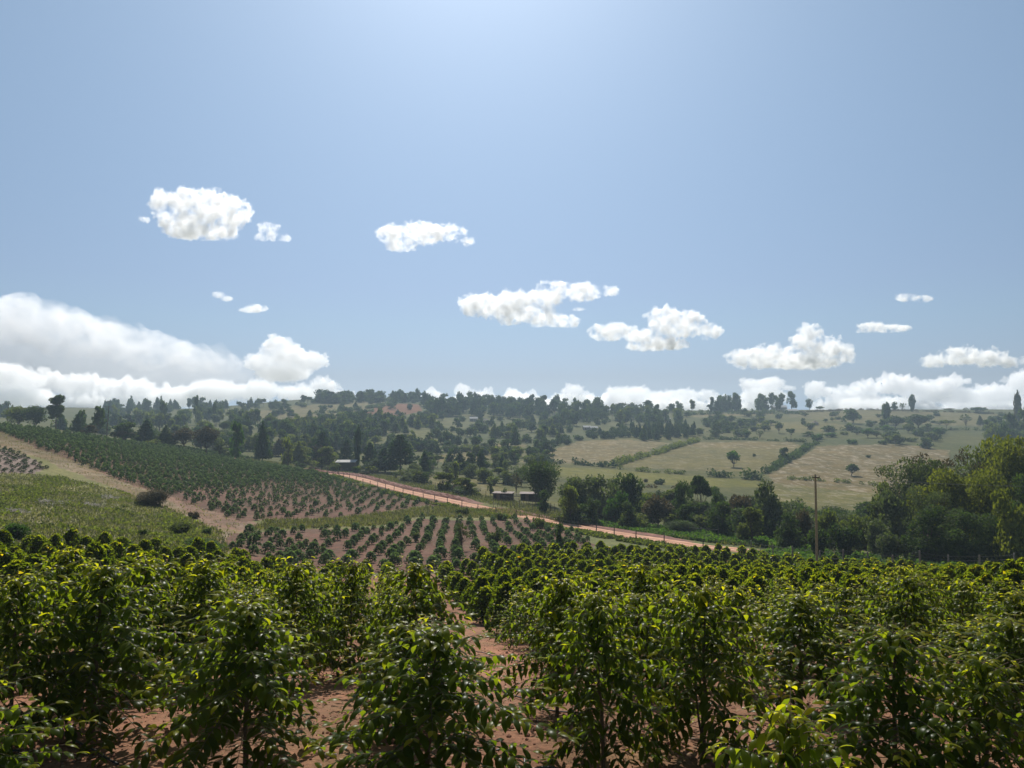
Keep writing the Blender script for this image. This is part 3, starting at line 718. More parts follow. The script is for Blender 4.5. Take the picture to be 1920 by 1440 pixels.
        for q in range(5): a = q*1.3; limb((0,0,-.05), (math.cos(a)*.25, math.sin(a)*.25, .6), .016, .006)
        for q in range(13):
            a = q*2.4; rr_ = U(.0, .34); s = U(.13, .2); lobes.append((math.cos(a)*rr_, math.sin(a)*rr_, U(.18, .75)*(1-.6*rr_), s, s, s*1.1))
    elif kind == 'bare':      # thin twiggy tree
        limb((0,0,-.04), (0,0,.4), .022, .015)
        for q in range(26):
            a = q*2.4; rr_ = U(.1,.45); c = np.array((math.cos(a)*rr_, math.sin(a)*rr_, U(.55,1.0)*(1-.25*rr_))); m = c*np.array((.4,.4,.65)); limb((0,0,U(.1,.4)), m, .008, .005, .04, 4); limb(m, c, .005, .0015, .05, 3)
            for w in range(2): limb(m, c + np.array((U(-.12,.12), U(-.12,.12), U(-.08,.1))), .004, .001, .04, 3)
            lobes.append((*c, .09, .09, .07))
    Vv, Qd, tn = blob_cards(lobes, n, size, rs, fill=.4, asp=1.6 if kind not in ('conifer','araucaria') else 2.2)
    return tr.mesh(kind + '_trunk', M_BARK, True), Vv, Qd, tn
LODN = {'far': (420, .10), 'mid': (1900, .052), 'near': (7000, .024)}
_cache = {}
def crown(kind, mat, lod, v):
    key = (kind, mat.name, lod, v)
    if key not in _cache:
        kk = (kind, lod, v)
        if kk not in _cache:
            nn, sz = LODN[lod]
            if kind == 'bare': nn = int(nn*.35); sz *= .8
            if kind == 'cypress': sz *= 1.3
            _cache[kk] = species(kind, 100 + v*7 + len(kind), nn, sz)
        tr, Vv, Qd, tn = _cache[kk]
        _cache[key] = (tr, mesh_np(kind + '_crown', Vv, Qd, mat, tn))
    return _cache[key]
NAMEOF = {'round': ('broadleaf_tree','tree'), 'full': ('bushy_tree','tree'), 'umbrella': ('umbrella_acacia','tree'), 'flat': ('flat_topped_acacia','tree'), 'eucalypt': ('eucalyptus_tree','tree'),
          'cypress': ('cypress_tree','tree'), 'conifer': ('conifer_tree','conifer'), 'araucaria': ('whorled_conifer','conifer'), 'shrub': ('shrub','shrub'), 'bare': ('twiggy_tree','tree')}
tr_rs = np.random.RandomState(77); TREES = []
def tree(kind, x, y, h, w, mat, label, group=None, lod=None, trunk=True, rz=None):
    d_ = math.hypot(x, y); px_w = w / d_ * F
    if lod is None: lod = 'near' if px_w > 75 else 'mid' if px_w > 34 else 'far'
    tm, cm = crown(kind, mat, lod, tr_rs.randint(4 if lod != 'near' else 3))
    nm, cat = NAMEOF[kind]
    t = empty(nm, (x, y, gz(x, y) - .1), tr_rs.uniform(0, 6.28) if rz is None else rz, (w, w, h)); tag(t, label, cat, group)
    if trunk: ob('trunk', tm, t)
    ob('crown', cm, t); TREES.append((x, y)); return t
def ptree(kind, px, top, D, wpx, mat, label, group=None, **kw):
    """D: depth in metres, or (negative) the pixel row of its foot"""
    p = hit(px, -D, 150 if kw.pop('far', True) else 30) if D < 0 else at(px, D)
    h = max(.8, zat(top, p[1]) - p[2]); return tree(kind, p[0], p[1], h, wpx * p[1] / F * 1.05, mat, label, group, **kw)

G = None
big = [
 # left edge wood in front of the skyline
 ('eucalypt',105,740,315,52,M_DARK,'tallest dark tree of the left skyline wood, with a bulging rounded head'),
 ('round',68,756,318,46,M_DARK,'wide dark tree left of the tallest one in the left skyline wood'),
 ('round',36,757,320,44,M_OLIVE,'broad olive tree at the left end of the skyline wood'),
 ('full',147,765,312,34,M_DARK,'round-topped dark tree standing alone between gaps of sky at the left'),
 ('eucalypt',185,759,316,32,M_DARK,'open-crowned dark tree just left of the crossarm pole'),
 ('full',168,796,262,36,M_BROWN,'dull brown-green bush on the crest of the coffee hillside'),
 ('umbrella',232,806,285,44,M_BROWN,'flat brownish acacia bush just over the coffee crest'),
 ('shrub',285,818,278,34,M_OLIVE,'olive bush poking over the coffee crest left of the brown acacias'),
 ('conifer',275,786,300,52,M_CONI,'wide dark conifer cluster behind the coffee crest'),
 ('umbrella',345,800,290,54,M_BROWN,'brown-green spreading acacia behind the coffee crest'),
 ('umbrella',388,796,290,48,M_BROWN,'second brown-green acacia, left of the bright green poplar-like tree'),
 ('full',444,788,285,34,M_FRESH,'upright bright green tree behind the coffee crest'),
 ('conifer',493,790,300,36,M_CONI,'cone-shaped dark tree right of the bright green upright one'),
 ('full',538,818,285,32,M_OLIVE,'light green leafy tree by the thin pole at the top of the road'),
 ('full',415,826,282,34,M_GREY,'grey-green bush in front of the bright green upright tree'),
 ('eucalypt',368,740,640,17,M_DARK,'lone round-headed tree sticking up from the left ridge'),
 ('round',402,753,620,12,M_DARK,'small round tree on the left ridge beside a bare shoulder of field'),
 ('eucalypt',305,749,560,24,M_DARK,'tree with a rounded head beside spiky conifers on the left ridge'),
 # valley conifers
 ('araucaria',604,812,330,44,M_CONI,'bare-trunked whorled conifer above the white shed roof'),
 ('cypress',671,800,310,15,M_CONI,'very narrow tall column of a cypress right of the white shed roof'),
 ('araucaria',650,826,325,34,M_CONI,'small whorled conifer just left of the narrow cypress'),
 ('araucaria',694,832,312,36,M_CONI,'thin whorled conifer just right of the narrow cypress'),
 ('conifer',722,838,302,64,M_CONI,'broad dark conifer in the middle of the valley clump'),
 ('araucaria',750,818,296,68,M_CONI,'tall ragged conifer with a spire top at the right of the valley clump'),
 ('full',700,858,298,50,M_DARK,'dark bushy tree filling the foot of the valley conifer clump'),
 ('conifer',797,842,282,30,M_CONI,'slim dark conifer standing apart right of the valley clump'),
 ('shrub',777,862,262,42,M_GREY,'grey-green bush by the road below the slim conifer'),
 ('full',784,880,238,32,M_OLIVE,'dark olive bush on the grassy verge beyond the road'),
 ('full',843,838,330,26,M_DARK,'dark tree at the left of the small valley clump right of centre'),
 ('conifer',862,848,300,46,M_CONI,'blue-green conifer in the small valley clump'),
 ('full',882,846,310,26,M_DARK,'round dark tree right of the blue-green conifer'),
 ('cypress',902,845,300,16,M_CONI,'narrow dark tree closing the small valley clump on the right'),
 ('full',882,868,280,38,M_OLIVE,'mid green bush at the foot of the small valley clump'),
 ('conifer',941,852,300,22,M_CONI,'small perfect cone-shaped conifer alone in the green meadow'),
 ('conifer',966,800,480,22,M_DARK,'dark tapering tree alone between the small tan fields'),
 ('flat',830,882,215,40,M_OLIVE,'thin flat-topped acacia on the far verge, the left one of two'),
 ('flat',872,893,200,42,M_OLIVE,'thin flat-topped acacia on the far verge, nearer the sheds'),
 ('round',1016,860,188,84,M_DARK,'big dark spreading tree over the right-hand shed'),
 ('bare',1004,852,192,44,M_GREY,'half-bare grey branches rising behind the big dark tree at the sheds'),
 ('full',1018,916,168,30,M_DARK,'dark bushy tree covering the end of the right-hand shed'),
 ('shrub',945,903,190,12,M_DARK,'small dark bush growing in front of the left-hand shed'),
 ('bare',968,886,215,20,M_BROWN,'leafless brownish sapling between and behind the two sheds'),
 ('full',920,899,205,16,M_GREY,'small grey tree left of the sheds'),
 # valley trees right of the sheds
 ('round',1082,885,165,66,M_GREY,'wide grey-green tree at the left of the roadside wood'),
 ('full',1068,908,150,48,M_OLIVE,'tree with yellowish blossom clumps by the track turning off the road'),
 ('round',1120,885,168,62,M_GREY,'grey-green tree behind the yellowish blossoming one'),
 ('full',1103,930,152,54,M_DARK,'dark tree at the road bend in the roadside wood'),
 ('round',1178,882,172,56,M_DARK,'dome-shaped dark green tree standing tallest in the left roadside wood'),
 ('full',1155,916,158,52,M_FRESH,'fresh green leafy tree below the dome-shaped one'),
 ('shrub',1185,950,146,62,M_OLIVE,'low olive bush by the green verge below the dome-shaped tree'),
 ('umbrella',1232,925,152,64,M_BROWN,'spreading brownish tree with bare stems in the middle of the roadside wood'),
 ('round',1278,896,160,44,M_DARK,'dark crooked tree left of the layered acacia'),
 ('flat',1312,884,166,56,M_DARK,'tall layered acacia rising over the middle of the roadside wood'),
 ('full',1340,918,158,30,M_DARK,'small dark tree under the right side of the layered acacia'),
 ('full',1285,942,143,52,M_DARK,'dark bush at the foot of the crooked tree'),
 ('umbrella',1382,918,150,56,M_BROWN,'brown-leaved rounded tree right of the layered acacia'),
 ('full',1352,938,132,62,M_DARK,'big dark bushy tree close to the road at the right of the wood'),
 ('full',1440,895,136,70,M_GREY,'big grey-green tree left of the utility pole'),
 ('full',1405,948,122,66,M_OLIVE,'olive bushy tree in front of the big grey-green one'),
 ('full',1475,955,116,62,M_DARK,'dark bushy tree directly left of the utility pole'),
 ('shrub',1505,940,122,44,M_BROWN,'red-tinged bush at the left of the utility pole'),
 # scrub between pole and the big right tree
 ('shrub',1552,938,118,58,M_OLIVE,'olive bush with reddish tips right behind the utility pole'),
 ('shrub',1605,944,114,60,M_OLIVE,'yellow-green bush in the scrub right of the utility pole'),
 ('shrub',1640,958,106,62,M_GREY,'grey-leaved bush in the scrub next to the big right-hand wood'),
 ('shrub',1580,962,104,66,M_DARK,'dark bush low behind the fence right of the utility pole'),
 ('shrub',1530,968,103,54,M_DARK,'dark bush low behind the fence at the utility pole'),
 ('shrub',1665,985,98,60,M_GREY,'silvery twiggy bush behind the fence under the big right-hand trees'),
 # the big wood at the right
 ('bare',1688,868,120,120,M_GREY,'twiggy grey tree at the left end of the big right-hand wood'),
 ('full',1672,920,114,76,M_GREY,'grey-green crown at the left foot of the big right-hand wood'),
 ('round',1740,850,118,130,M_GREY,'wide grey crown in the big right-hand wood behind the yellow-green one'),
 ('full',1652,900,128,60,M_OLIVE,'olive bushy tree at the outer left foot of the big right-hand wood'),
 ('full',1712,905,116,90,M_GREY,'grey-green tree in the lower left of the big right-hand wood'),
 ('round',1860,810,128,110,M_OLIVE,'olive crown high in the big wood left of the one cut by the edge'),
 ('full',1790,905,112,110,M_OLIVE,'olive tree in the heart of the big right-hand wood'),
 ('bare',1742,905,100,100,M_GREY,'twiggy grey branches in front of the middle of the big right-hand wood'),
 ('full',1892,905,88,80,M_YELL,'lower yellow-green crown near the right edge of the big wood'),
 ('bare',1788,830,124,140,M_BROWN,'reddish brown twiggy tree at the top of the big right-hand wood'),
 ('round',1770,878,104,130,M_YELL,'yellow-green tree in the middle of the big right-hand wood'),
 ('round',1848,868,100,120,M_YELL,'tall yellow-green tree at the right of the big wood'),
 ('round',1905,805,112,130,M_YELL,'yellow-green crown cut by the right edge high in the big wood'),
 ('full',1870,930,92,110,M_DARK,'dark shaded tree low at the right edge of the big wood'),
 ('full',1735,945,96,120,M_DARK,'dark shaded tree at the foot of the big right-hand wood'),
 ('full',1805,955,92,120,M_DARK,'dark shaded tree beneath the yellow-green ones'),
 ('full',1940,880,96,120,M_DARK,'dark crown partly outside the right edge'),
 # lone trees in the fields
 ('umbrella',1376,841,-876,32,M_FRESH,'lone green tree with a slender bent trunk in the tan field'),
 ('full',1470,838,-866,24,M_DARK,'dark bushy tree on the hedge between the two tan fields'),
 ('umbrella',1598,868,-892,32,M_DARK,'lone dark flat-crowned tree in the wide stubble field'),
 # right hillside
 ('umbrella',1722,775,-803,46,M_DARK,'big mushroom-shaped dark acacia high on the right hillside'),
 ('umbrella',1680,778,-803,42,M_DARK,'dark spreading acacia left of the mushroom-shaped one'),
 ('cypress',1662,755,-796,18,M_DARK,'tall dark narrow tree above the spreading acacia on the right hillside'),
 ('round',1598,764,-794,34,M_DARK,'dark tree clump high on the right hillside left of the acacias'),
 ('full',1654,786,-803,14,M_DARK,'small dark tree at the left foot of the spreading acacia'),
 ('full',1705,788,-805,20,M_FRESH,'greener round bush between the two big acacias'),
 ('full',1735,820,-840,30,M_DARK,'dark green round bush on the upper edge of the stubble field'),
 ('bare',1811,776,-800,22,M_GREY,'grey leafless-looking tree on the right hillside'),
 ('conifer',1838,778,-798,14,M_GREY,'small spindly tree right of the grey leafless one'),
 ('flat',1776,786,-805,26,M_OLIVE,'low spreading tree right of the mushroom-shaped acacia'),
 ('cypress',1711,740,900,13,M_DARK,'dark column-shaped tree on the right skyline'),
 ('round',1677,752,900,15,M_DARK,'small round tree on the right skyline next to the column-shaped one'),
 ('bare',1693,754,900,14,M_GREY,'thin open tree between the round and column-shaped skyline trees'),
 ('umbrella',1836,762,880,32,M_DARK,'low wide dark tree lying on the right skyline'),
 ('flat',1780,765,900,18,M_DARK,'tiny flat acacia on the right skyline'),
 ('bare',1811,764,890,10,M_GREY,'tiny bare tree on the right skyline'),
 ('cypress',1909,735,700,14,M_BROWN,'tall brownish column-shaped tree at the right edge of the skyline'),
 ('full',1895,772,560,32,M_DARK,'dark tree below the brownish column at the right edge'),
 ('full',1918,764,600,32,M_DARK,'dark tree cut by the right edge below the skyline'),
 ('full',1877,790,480,24,M_DARK,'dark tree descending the right-edge tree belt'),
 ('round',1518,746,940,16,M_DARK,'lone dark tree on the skyline just right of the white-roofed farm'),
 ('umbrella',1538,761,930,18,M_DARK,'low dark flat tree on the skyline right of the lone dark one'),
 ('full',1428,738,950,26,M_DARK,'dense dark tree at the left of the skyline farm'),
 ('eucalypt',1447,736,955,20,M_DARK,'open tree beside the dense one at the skyline farm'),
 ('eucalypt',1466,738,960,22,M_DARK,'light open-crowned tree over the white farm roof'),
 ('full',1486,733,955,24,M_DARK,'tallest dark tree right of the white farm roof'),
 ('full',1377,739,950,22,M_DARK,'dense square-topped tree on the skyline left of the farm'),
 ('full',1357,740,950,20,M_DARK,'tree next to the dense square-topped one on the skyline'),
 ('eucalypt',1336,744,955,18,M_DARK,'slim tree at the left of the square-topped skyline group'),
 # hilltop
 ('full',612,736,1010,20,M_DARK,'bush-like tree at the left end of the hilltop grove'),
 ('full',652,733,1020,24,M_DARK,'pointed dark tree within the hilltop grove'),
 ('full',632,740,1015,28,M_DARK,'low wide tree between the pointed ones in the hilltop grove'),
 ('round',675,732,1020,15,M_DARK,'round-headed tree right of the hilltop grove'),
 ('conifer',687,734,1020,12,M_CONI,'small spiky tree beside the round-headed hilltop one'),
 ('eucalypt',698,730,1030,16,M_DARK,'open tree at the right of the hilltop gap'),
 ('conifer',712,733,1030,18,M_CONI,'spiky tree in the middle of the hilltop'),
 ('eucalypt',751,729,1030,18,M_DARK,'tall tree above the red earth scar on the hilltop'),
 ('conifer',782,727,1020,20,M_DARK,'highest dark tree at the right end of the hilltop'),
 ('full',735,738,1025,26,M_DARK,'dense tree above the red earth scar'),
 ('full',766,736,1025,26,M_DARK,'dense tree right above the red earth scar'),
 ('eucalypt',568,741,900,20,M_CONI,'feathery tree on the ridge left of the hilltop grove'),
 ('flat',577,743,900,22,M_CONI,'spreading tree at the right of the feathery ridge tree'),
 ('conifer',581,768,700,9,M_DARK,'tiny conifer in the tan hilltop field'),
 ('full',604,765,-780,13,M_DARK,'small round tree in the tan hilltop field'),
 ('full',702,795,560,24,M_DARK,'dark tree in the belt below the hilltop'),
 ('full',858,783,-803,24,M_DARK,'large round dark tree beside the small tan field under the white roof'),
 ('bare',1370+55,806,-822,18,M_GREY,'small grey acacia above the dark hedge of the stubble fields'),
 ('flat',1484,802,-824,20,M_DARK,'thin flat acacia above the dark hedge of the stubble fields'),
]
def spanclip(lab):
    return ' '.join(lab.split()[:16])
for b in big:
    ptree(*b[:6], spanclip(b[6]))

REQ = []
# woods: many single trees inside regions of the photograph
def wood(poly, n, kinds, hr, wr, mats, where, ymin=150, seed=0, step=None, cat='trees'):
    r = np.random.RandomState(seed + 300); P = np.array(poly, float); lo = P[:, :2].min(0); hi = P[:, :2].max(0); c = 0; tries = 0; pts = []
    while c < n and tries < n * 60:
        tries += 1; px, py = r.uniform(lo, hi)
        if not inpoly(np.array([px]), np.array([py]), P)[0]: continue
        q = hit(px, py, ymin)
        mind = (wr[0] + wr[1]) / 2 * .42
        if any((q[0]-a)**2 + (q[1]-b)**2 < mind**2 for a, b in pts): continue
        pts.append((q[0], q[1])); c += 1
        kd = kinds[r.randint(len(kinds))]; m = mats[r.randint(len(mats))]; nm, ct = NAMEOF[kd]
        h = r.uniform(*hr); w = r.uniform(*wr) * (.55 if kd in ('cypress',) else .8 if kd == 'conifer' else 1)
        REQ.append((w*h/(q[0]**2+q[1]**2), kd, q[0], q[1], h, w, m, f"{nm.replace('_', ' ')} {where}", f"{nm.replace('_', ' ')}s {where}"))
D_ = [M_DARK, M_DARK, M_GREY, M_CONI, M_OLIVE]
wood([(-40,792),(20,796),(200,826),(340,842),(460,858),(540,872),(620,880),(620,868),(560,840),(400,826),(200,812),(0,798)], 46, ['full','full','round','conifer','umbrella'], (7,12), (8,13), D_+[M_BROWN,M_OLIVE,M_GREY], 'in the wood behind the coffee crest', 285, 1)
wood([(180,776),(300,772),(420,774),(470,790),(540,812),(560,830),(500,838),(380,822),(260,808),(180,800)], 70, ['full','round','eucalypt','round','full'], (9,16), (8,14), D_, 'on the slope of the left ridge', 340, 2)
wood([(195,766),(300,764),(420,764),(440,770),(300,776),(195,776)], 34, ['full','conifer','eucalypt','conifer'], (9,17), (9,15), [M_DARK,M_CONI], 'along the left ridge skyline', 500, 3)
wood([(-30,775),(40,776),(40,786),(-30,786)], 8, ['full','conifer'], (9,15), (9,15), [M_DARK], 'far off at the left edge', 400, 4)
wood([(440,764),(540,760),(545,766),(440,772)], 10, ['full','conifer','flat'], (7,13), (7,12), [M_DARK], 'on the bare shoulder of the ridge', 500, 5)
wood([(550,806),(620,792),(700,788),(830,788),(836,800),(760,812),(680,822),(600,818),(560,820)], 75, ['conifer','full','round','full'], (8,12), (8,13), [M_DARK,M_CONI,M_DARK,M_OLIVE], 'in the dark belt below the red scar', 350, 6)
wood([(560,832),(600,824),(660,822),(700,838),(690,850),(600,848)], 26, ['conifer','full','round'], (7,12), (6,11), [M_CONI,M_DARK], 'in the belt below the green field', 300, 7)
wood([(790,762),(850,758),(960,762),(1080,764),(1130,768),(1130,784),(1020,788),(900,784),(880,780),(800,784)], 105, ['conifer','full','eucalypt','round'], (12,20), (11,18), [M_DARK,M_CONI,M_DARK], 'in the dark ridge wood right of the hilltop', 500, 8)
wood([(1090,766),(1240,768),(1300,770),(1400,770),(1400,773),(1290,776),(1270,800),(1200,798),(1120,796),(1020,806),(1010,792),(1090,784)], 80, ['eucalypt','full','round','full'], (9,16), (9,15), [M_DARK,M_CONI,M_DARK,M_OLIVE], 'in the wood below the central skyline', 450, 9)
wood([(1175,808),(1300,806),(1310,822),(1190,830)], 46, ['conifer'], (7,10), (5,8), [M_CONI,M_DARK], 'in the young conifer plot between the fields', 380, 10)
wood([(1330,788),(1400,780),(1480,782),(1500,792),(1480,812),(1400,822),(1310,824)], 36, ['full','umbrella','round','shrub'], (5,10), (8,14), [M_DARK,M_GREY,M_OLIVE,M_DARK], 'on the hillside above the dark hedge', 380, 11)
wood([(1500,808),(1560,806),(1640,808),(1770,812),(1775,838),(1680,836),(1560,834),(1520,826)], 34, ['full','shrub','shrub','umbrella'], (4,8), (7,13), [M_DARK,M_GREY,M_OLIVE,M_FRESH], 'in the scrub above the stubble field', 350, 12)
wood([(1860,800),(1935,790),(1935,840),(1850,830)], 12, ['full','round'], (9,14), (9,14), [M_DARK,M_OLIVE], 'in the belt at the right edge', 300, 13)
wood([(900,800),(1010,796),(1050,806),(1030,826),(960,834),(880,818)], 34, ['full','round','conifer'], (6,11), (7,12), [M_DARK,M_DARK,M_OLIVE], 'between the small fields in the centre', 380, 14)
wood([(1000,846),(1040,830),(1100,818),(1170,812),(1180,820),(1090,826),(1040,840),(985,862)], 30, ['full','conifer','shrub'], (5,8), (6,9), [M_DARK,M_CONI], 'along the slanting belt above the first tan field', 350, 15)
wood([(700,842),(790,836),(870,826),(940,818),(940,824),(860,836),(780,846),(700,852)], 40, ['conifer','cypress','conifer'], (3.5,6.5), (3.5,6), [M_CONI,M_DARK], 'in the thin row across the small fields', 320, 16)
wood([(920,850),(1000,856),(1030,868),(1010,880),(960,872),(930,866)], 16, ['full','shrub','round'], (4,8), (6,10), [M_DARK,M_OLIVE], 'behind the meadow of the two sheds', 250, 17)
wood([(560,880),(640,888),(760,905),(840,925),(900,938),(900,930),(830,908),(740,890),(640,874),(560,868)], 44, ['shrub','shrub','bare','full'], (2,4.2), (3.5,7), [M_GREY,M_OLIVE,M_BROWN,M_DARK], 'on the rough verge beyond the road', 190, 18)
wood([(1480,1018),(1560,1026),(1700,1036),(1920,1050),(1920,1040),(1700,1020),(1500,1005)], 22, ['shrub','full'], (3,6), (5,9), [M_DARK,M_OLIVE,M_GREY], 'right behind the wire fence', 84, 19)
wood([(1030,985),(1120,992),(1300,1006),(1480,1016),(1480,1004),(1300,985),(1120,965)], 20, ['shrub','full'], (3,6), (5,9), [M_DARK,M_DARK,M_OLIVE], 'at the foot of the roadside wood', 110, 20)
wood([(1060,972),(1200,985),(1350,1000),(1500,1012),(1640,1020),(1640,985),(1500,970),(1350,962),(1200,945),(1070,935)], 50, ['shrub','full','shrub','round'], (4,8), (6,10), [M_DARK,M_OLIVE,M_GREY,M_OLIVE,M_DARK], 'filling the scrub band behind the road', 95, 37)
wood([(560,826),(760,832),(960,846),(1040,850),(1040,862),(900,862),(760,858),(560,850)], 50, ['full','shrub','round','conifer'], (5,9), (7,12), [M_DARK,M_DARK,M_CONI,M_OLIVE], 'in the valley belt between road and fields', 290, 38)
wood([(1700,1030),(1940,1040),(1940,1000),(1700,990)], 14, ['full'], (8,13), (8,12), [M_DARK], 'deep in the shaded right-hand wood', 96, 21)
wood([(560,790),(760,776),(1000,790),(1300,780),(1480,790),(1320,824),(1100,815),(900,830),(760,850),(640,850),(540,830)], 120, ['full','shrub','full','conifer','round'], (4,9), (6,11), [M_DARK,M_DARK,M_OLIVE,M_GREY], 'scattered over the middle hillside', 280, 30)
wood([(1490,776),(1880,780),(1900,810),(1780,812),(1500,806)], 40, ['full','shrub','umbrella','shrub'], (3,8), (6,12), [M_DARK,M_GREY,M_OLIVE], 'dotted over the upper right hillside', 400, 31)
wood([(450,760),(700,750),(780,752),(780,770),(560,785),(460,780)], 45, ['shrub','full','conifer','full'], (4,9), (6,12), [M_DARK,M_CONI,M_OLIVE], 'dotted over the hilltop fields', 450, 32)
wood([(590,750),(700,748),(800,748),(800,756),(600,757)], 46, ['full','round','full','conifer'], (9,15), (13,20), [M_DARK,M_CONI], 'in the hilltop grove', 700, 33)
wood([(820,868),(1000,880),(1040,905),(960,925),(860,905),(790,880)], 34, ['shrub','bare','full','flat'], (3,7), (4,9), [M_OLIVE,M_GREY,M_DARK], 'in the rough meadow behind the sheds', 200, 34)
wood([(1342,770),(1386,768),(1386,771),(1342,772)], 9, ['full','full'], (17,23), (10,15), [M_DARK], 'in the tall square skyline group', 600, 35)
wood([(1418,770),(1498,769),(1498,771),(1418,772)], 4, ['full','eucalypt'], (15,24), (10,15), [M_DARK], 'around the skyline farm', 600, 36)
REQ.sort(key=lambda a: -a[0]); cnt = {}
for o in bpy.data.objects:
    b_ = o.name.split('.')[0]
    if o.parent is None: cnt[b_] = cnt.get(b_, 0) + 1
WV = []; WQ = []; WT = []; wn_ = 0
for sz_, kd, x_, y_, h_, w_, m_, lb_, gr_ in REQ:
    nm = NAMEOF[kd][0]
    if cnt.get(nm, 0) < 285: cnt[nm] = cnt.get(nm, 0) + 1; tree(kd, x_, y_, h_, w_, m_, lb_, gr_)
    else:
        v_ = tr_rs.randint(4); crown(kd, m_, 'far', v_); c3 = _cache[(kd, 'far', v_)]
        WV.append(c3[1] * np.array((w_, w_, h_)) + np.array((x_, y_, gz(x_, y_) - .1))); WQ.append(c3[2] + wn_); wn_ += len(c3[1]); WT.append(c3[3])
if wn_:
    o = ob('distant_woodland', mesh_np('distant_woodland', np.vstack(WV).astype(np.float32), np.vstack(WQ), M_DARK, np.concatenate(WT))); tag(o, 'far dark trees filling out the woods below the skyline', 'woodland', None, 'stuff')
print('TREES', len(TREES))
# hedges: one object each, leafy all along
def hedge(line, h, w, mat, label, ymin=200, seed=0, dens=1.0, near=False):
    h *= .85; w *= .72; seed = seed + int(abs(line[0][0]))
    L = np.array([hit(a, b, ymin)[:2] for a, b in line]); s = np.concatenate([[0], np.cumsum(np.linalg.norm(np.diff(L, axis=0), axis=1))])
    r = np.random.RandomState(seed + 900); lobes = []; t = 0
    tr = MB()
    while t < s[-1]:
        x, y = np.interp(t, s, L[:, 0]), np.interp(t, s, L[:, 1]); q = r.uniform(.4, 1.25)
        if r.rand() < .14: t += w * 1.2; continue
        x += r.uniform(-.3, .3)*w; y += r.uniform(-.3, .3)*w; z = gz(x, y)
        lobes.append((x, y, z + h*q*.42, w*.5*r.uniform(.8, 1.3), w*.5*r.uniform(.8, 1.3), h*q*.55)); tr.tube([(x, y, z-.2), (x, y, z+h*.5)], [.06, .03], 4); t += w * r.uniform(.35, .8)
    nn = int(len(lobes) * 55 * dens); sz = (w*.5 + h*.5) * .20
    Vv, Qd, tn = blob_cards(lobes, nn, sz, r)
    e = empty('hedge', tuple(L[0]) + (gz(*L[0]),)); tag(e, label, 'hedge')
    c = ob('foliage', mesh_np('hedge_foliage', Vv - np.array(e.location), Qd, mat, tn), e)
    tr.V = [v - np.array(e.location) for v in tr.V]; tr.build('stems', M_BARK, e); return e
hedge([(1150,874),(1200,860),(1250,845),(1310,827)], 4, 5, M_OLIVE, 'slanting hedge dividing the two upper tan fields')
hedge([(1310,824),(1400,825),(1510,829)], 3, 4.5, M_DARK, 'dark level hedge along the top of the tan field with the lone tree')
hedge([(1436,888),(1460,874),(1490,858),(1505,846),(1530,832)], 4, 5, M_DARK, 'hedge running up between the tan field and the wide stubble field')
hedge([(1165,880),(1220,886),(1300,890)], 2.5, 4, M_OLIVE, 'broken hedge under the slanting field edge')
hedge([(1310,892),(1370,896),(1432,900)], 5, 6, M_DARK, 'thick dark hedge at the lower edge of the tan field with the lone tree')
hedge([(1020,868),(1080,871),(1150,877)], 3.5, 5, M_CONI, 'shadowy hedge below the brownish field')
hedge([(1470,900),(1500,900),(1560,904),(1650,910)], 2, 3.5, M_OLIVE, 'line of low bushes across the wide stubble field')
hedge([(1540,808),(1620,806),(1700,808),(1800,806),(1860,808)], 3, 5, M_DARK, 'hedge under the spreading acacias of the right hillside', 300)
hedge([(1500,774),(1600,769),(1700,771),(1790,773),(1890,777)], 3, 5, M_BROWN, 'low reddish brown hedge along the right skyline', 500)
hedge([(1290,778),(1380,776),(1500,776)], 6, 8, M_DARK, 'dark hedge in front of the skyline farm', 400)
hedge([(700,806),(780,800),(850,808),(910,813)], 2.5, 4, M_DARK, 'thin dark field edge under the dark belt', 300)
hedge([(880,872),(960,880),(1050,892)], 2.5, 4, M_OLIVE, 'loose hedge across the green meadow behind the sheds')
hedge([(640,772),(690,766),(740,760)], 5, 7, M_DARK, 'bushes along the tan hilltop field', 400)
hedge([(580,776),(620,774),(700,772)], 4, 6, M_DARK, 'row of dark bushes across the tan hilltop field', 400)
hedge([(1200,912),(1260,918),(1330,925)], 3, 5, M_BROWN, 'brownish scrub line below the yellow-green field')

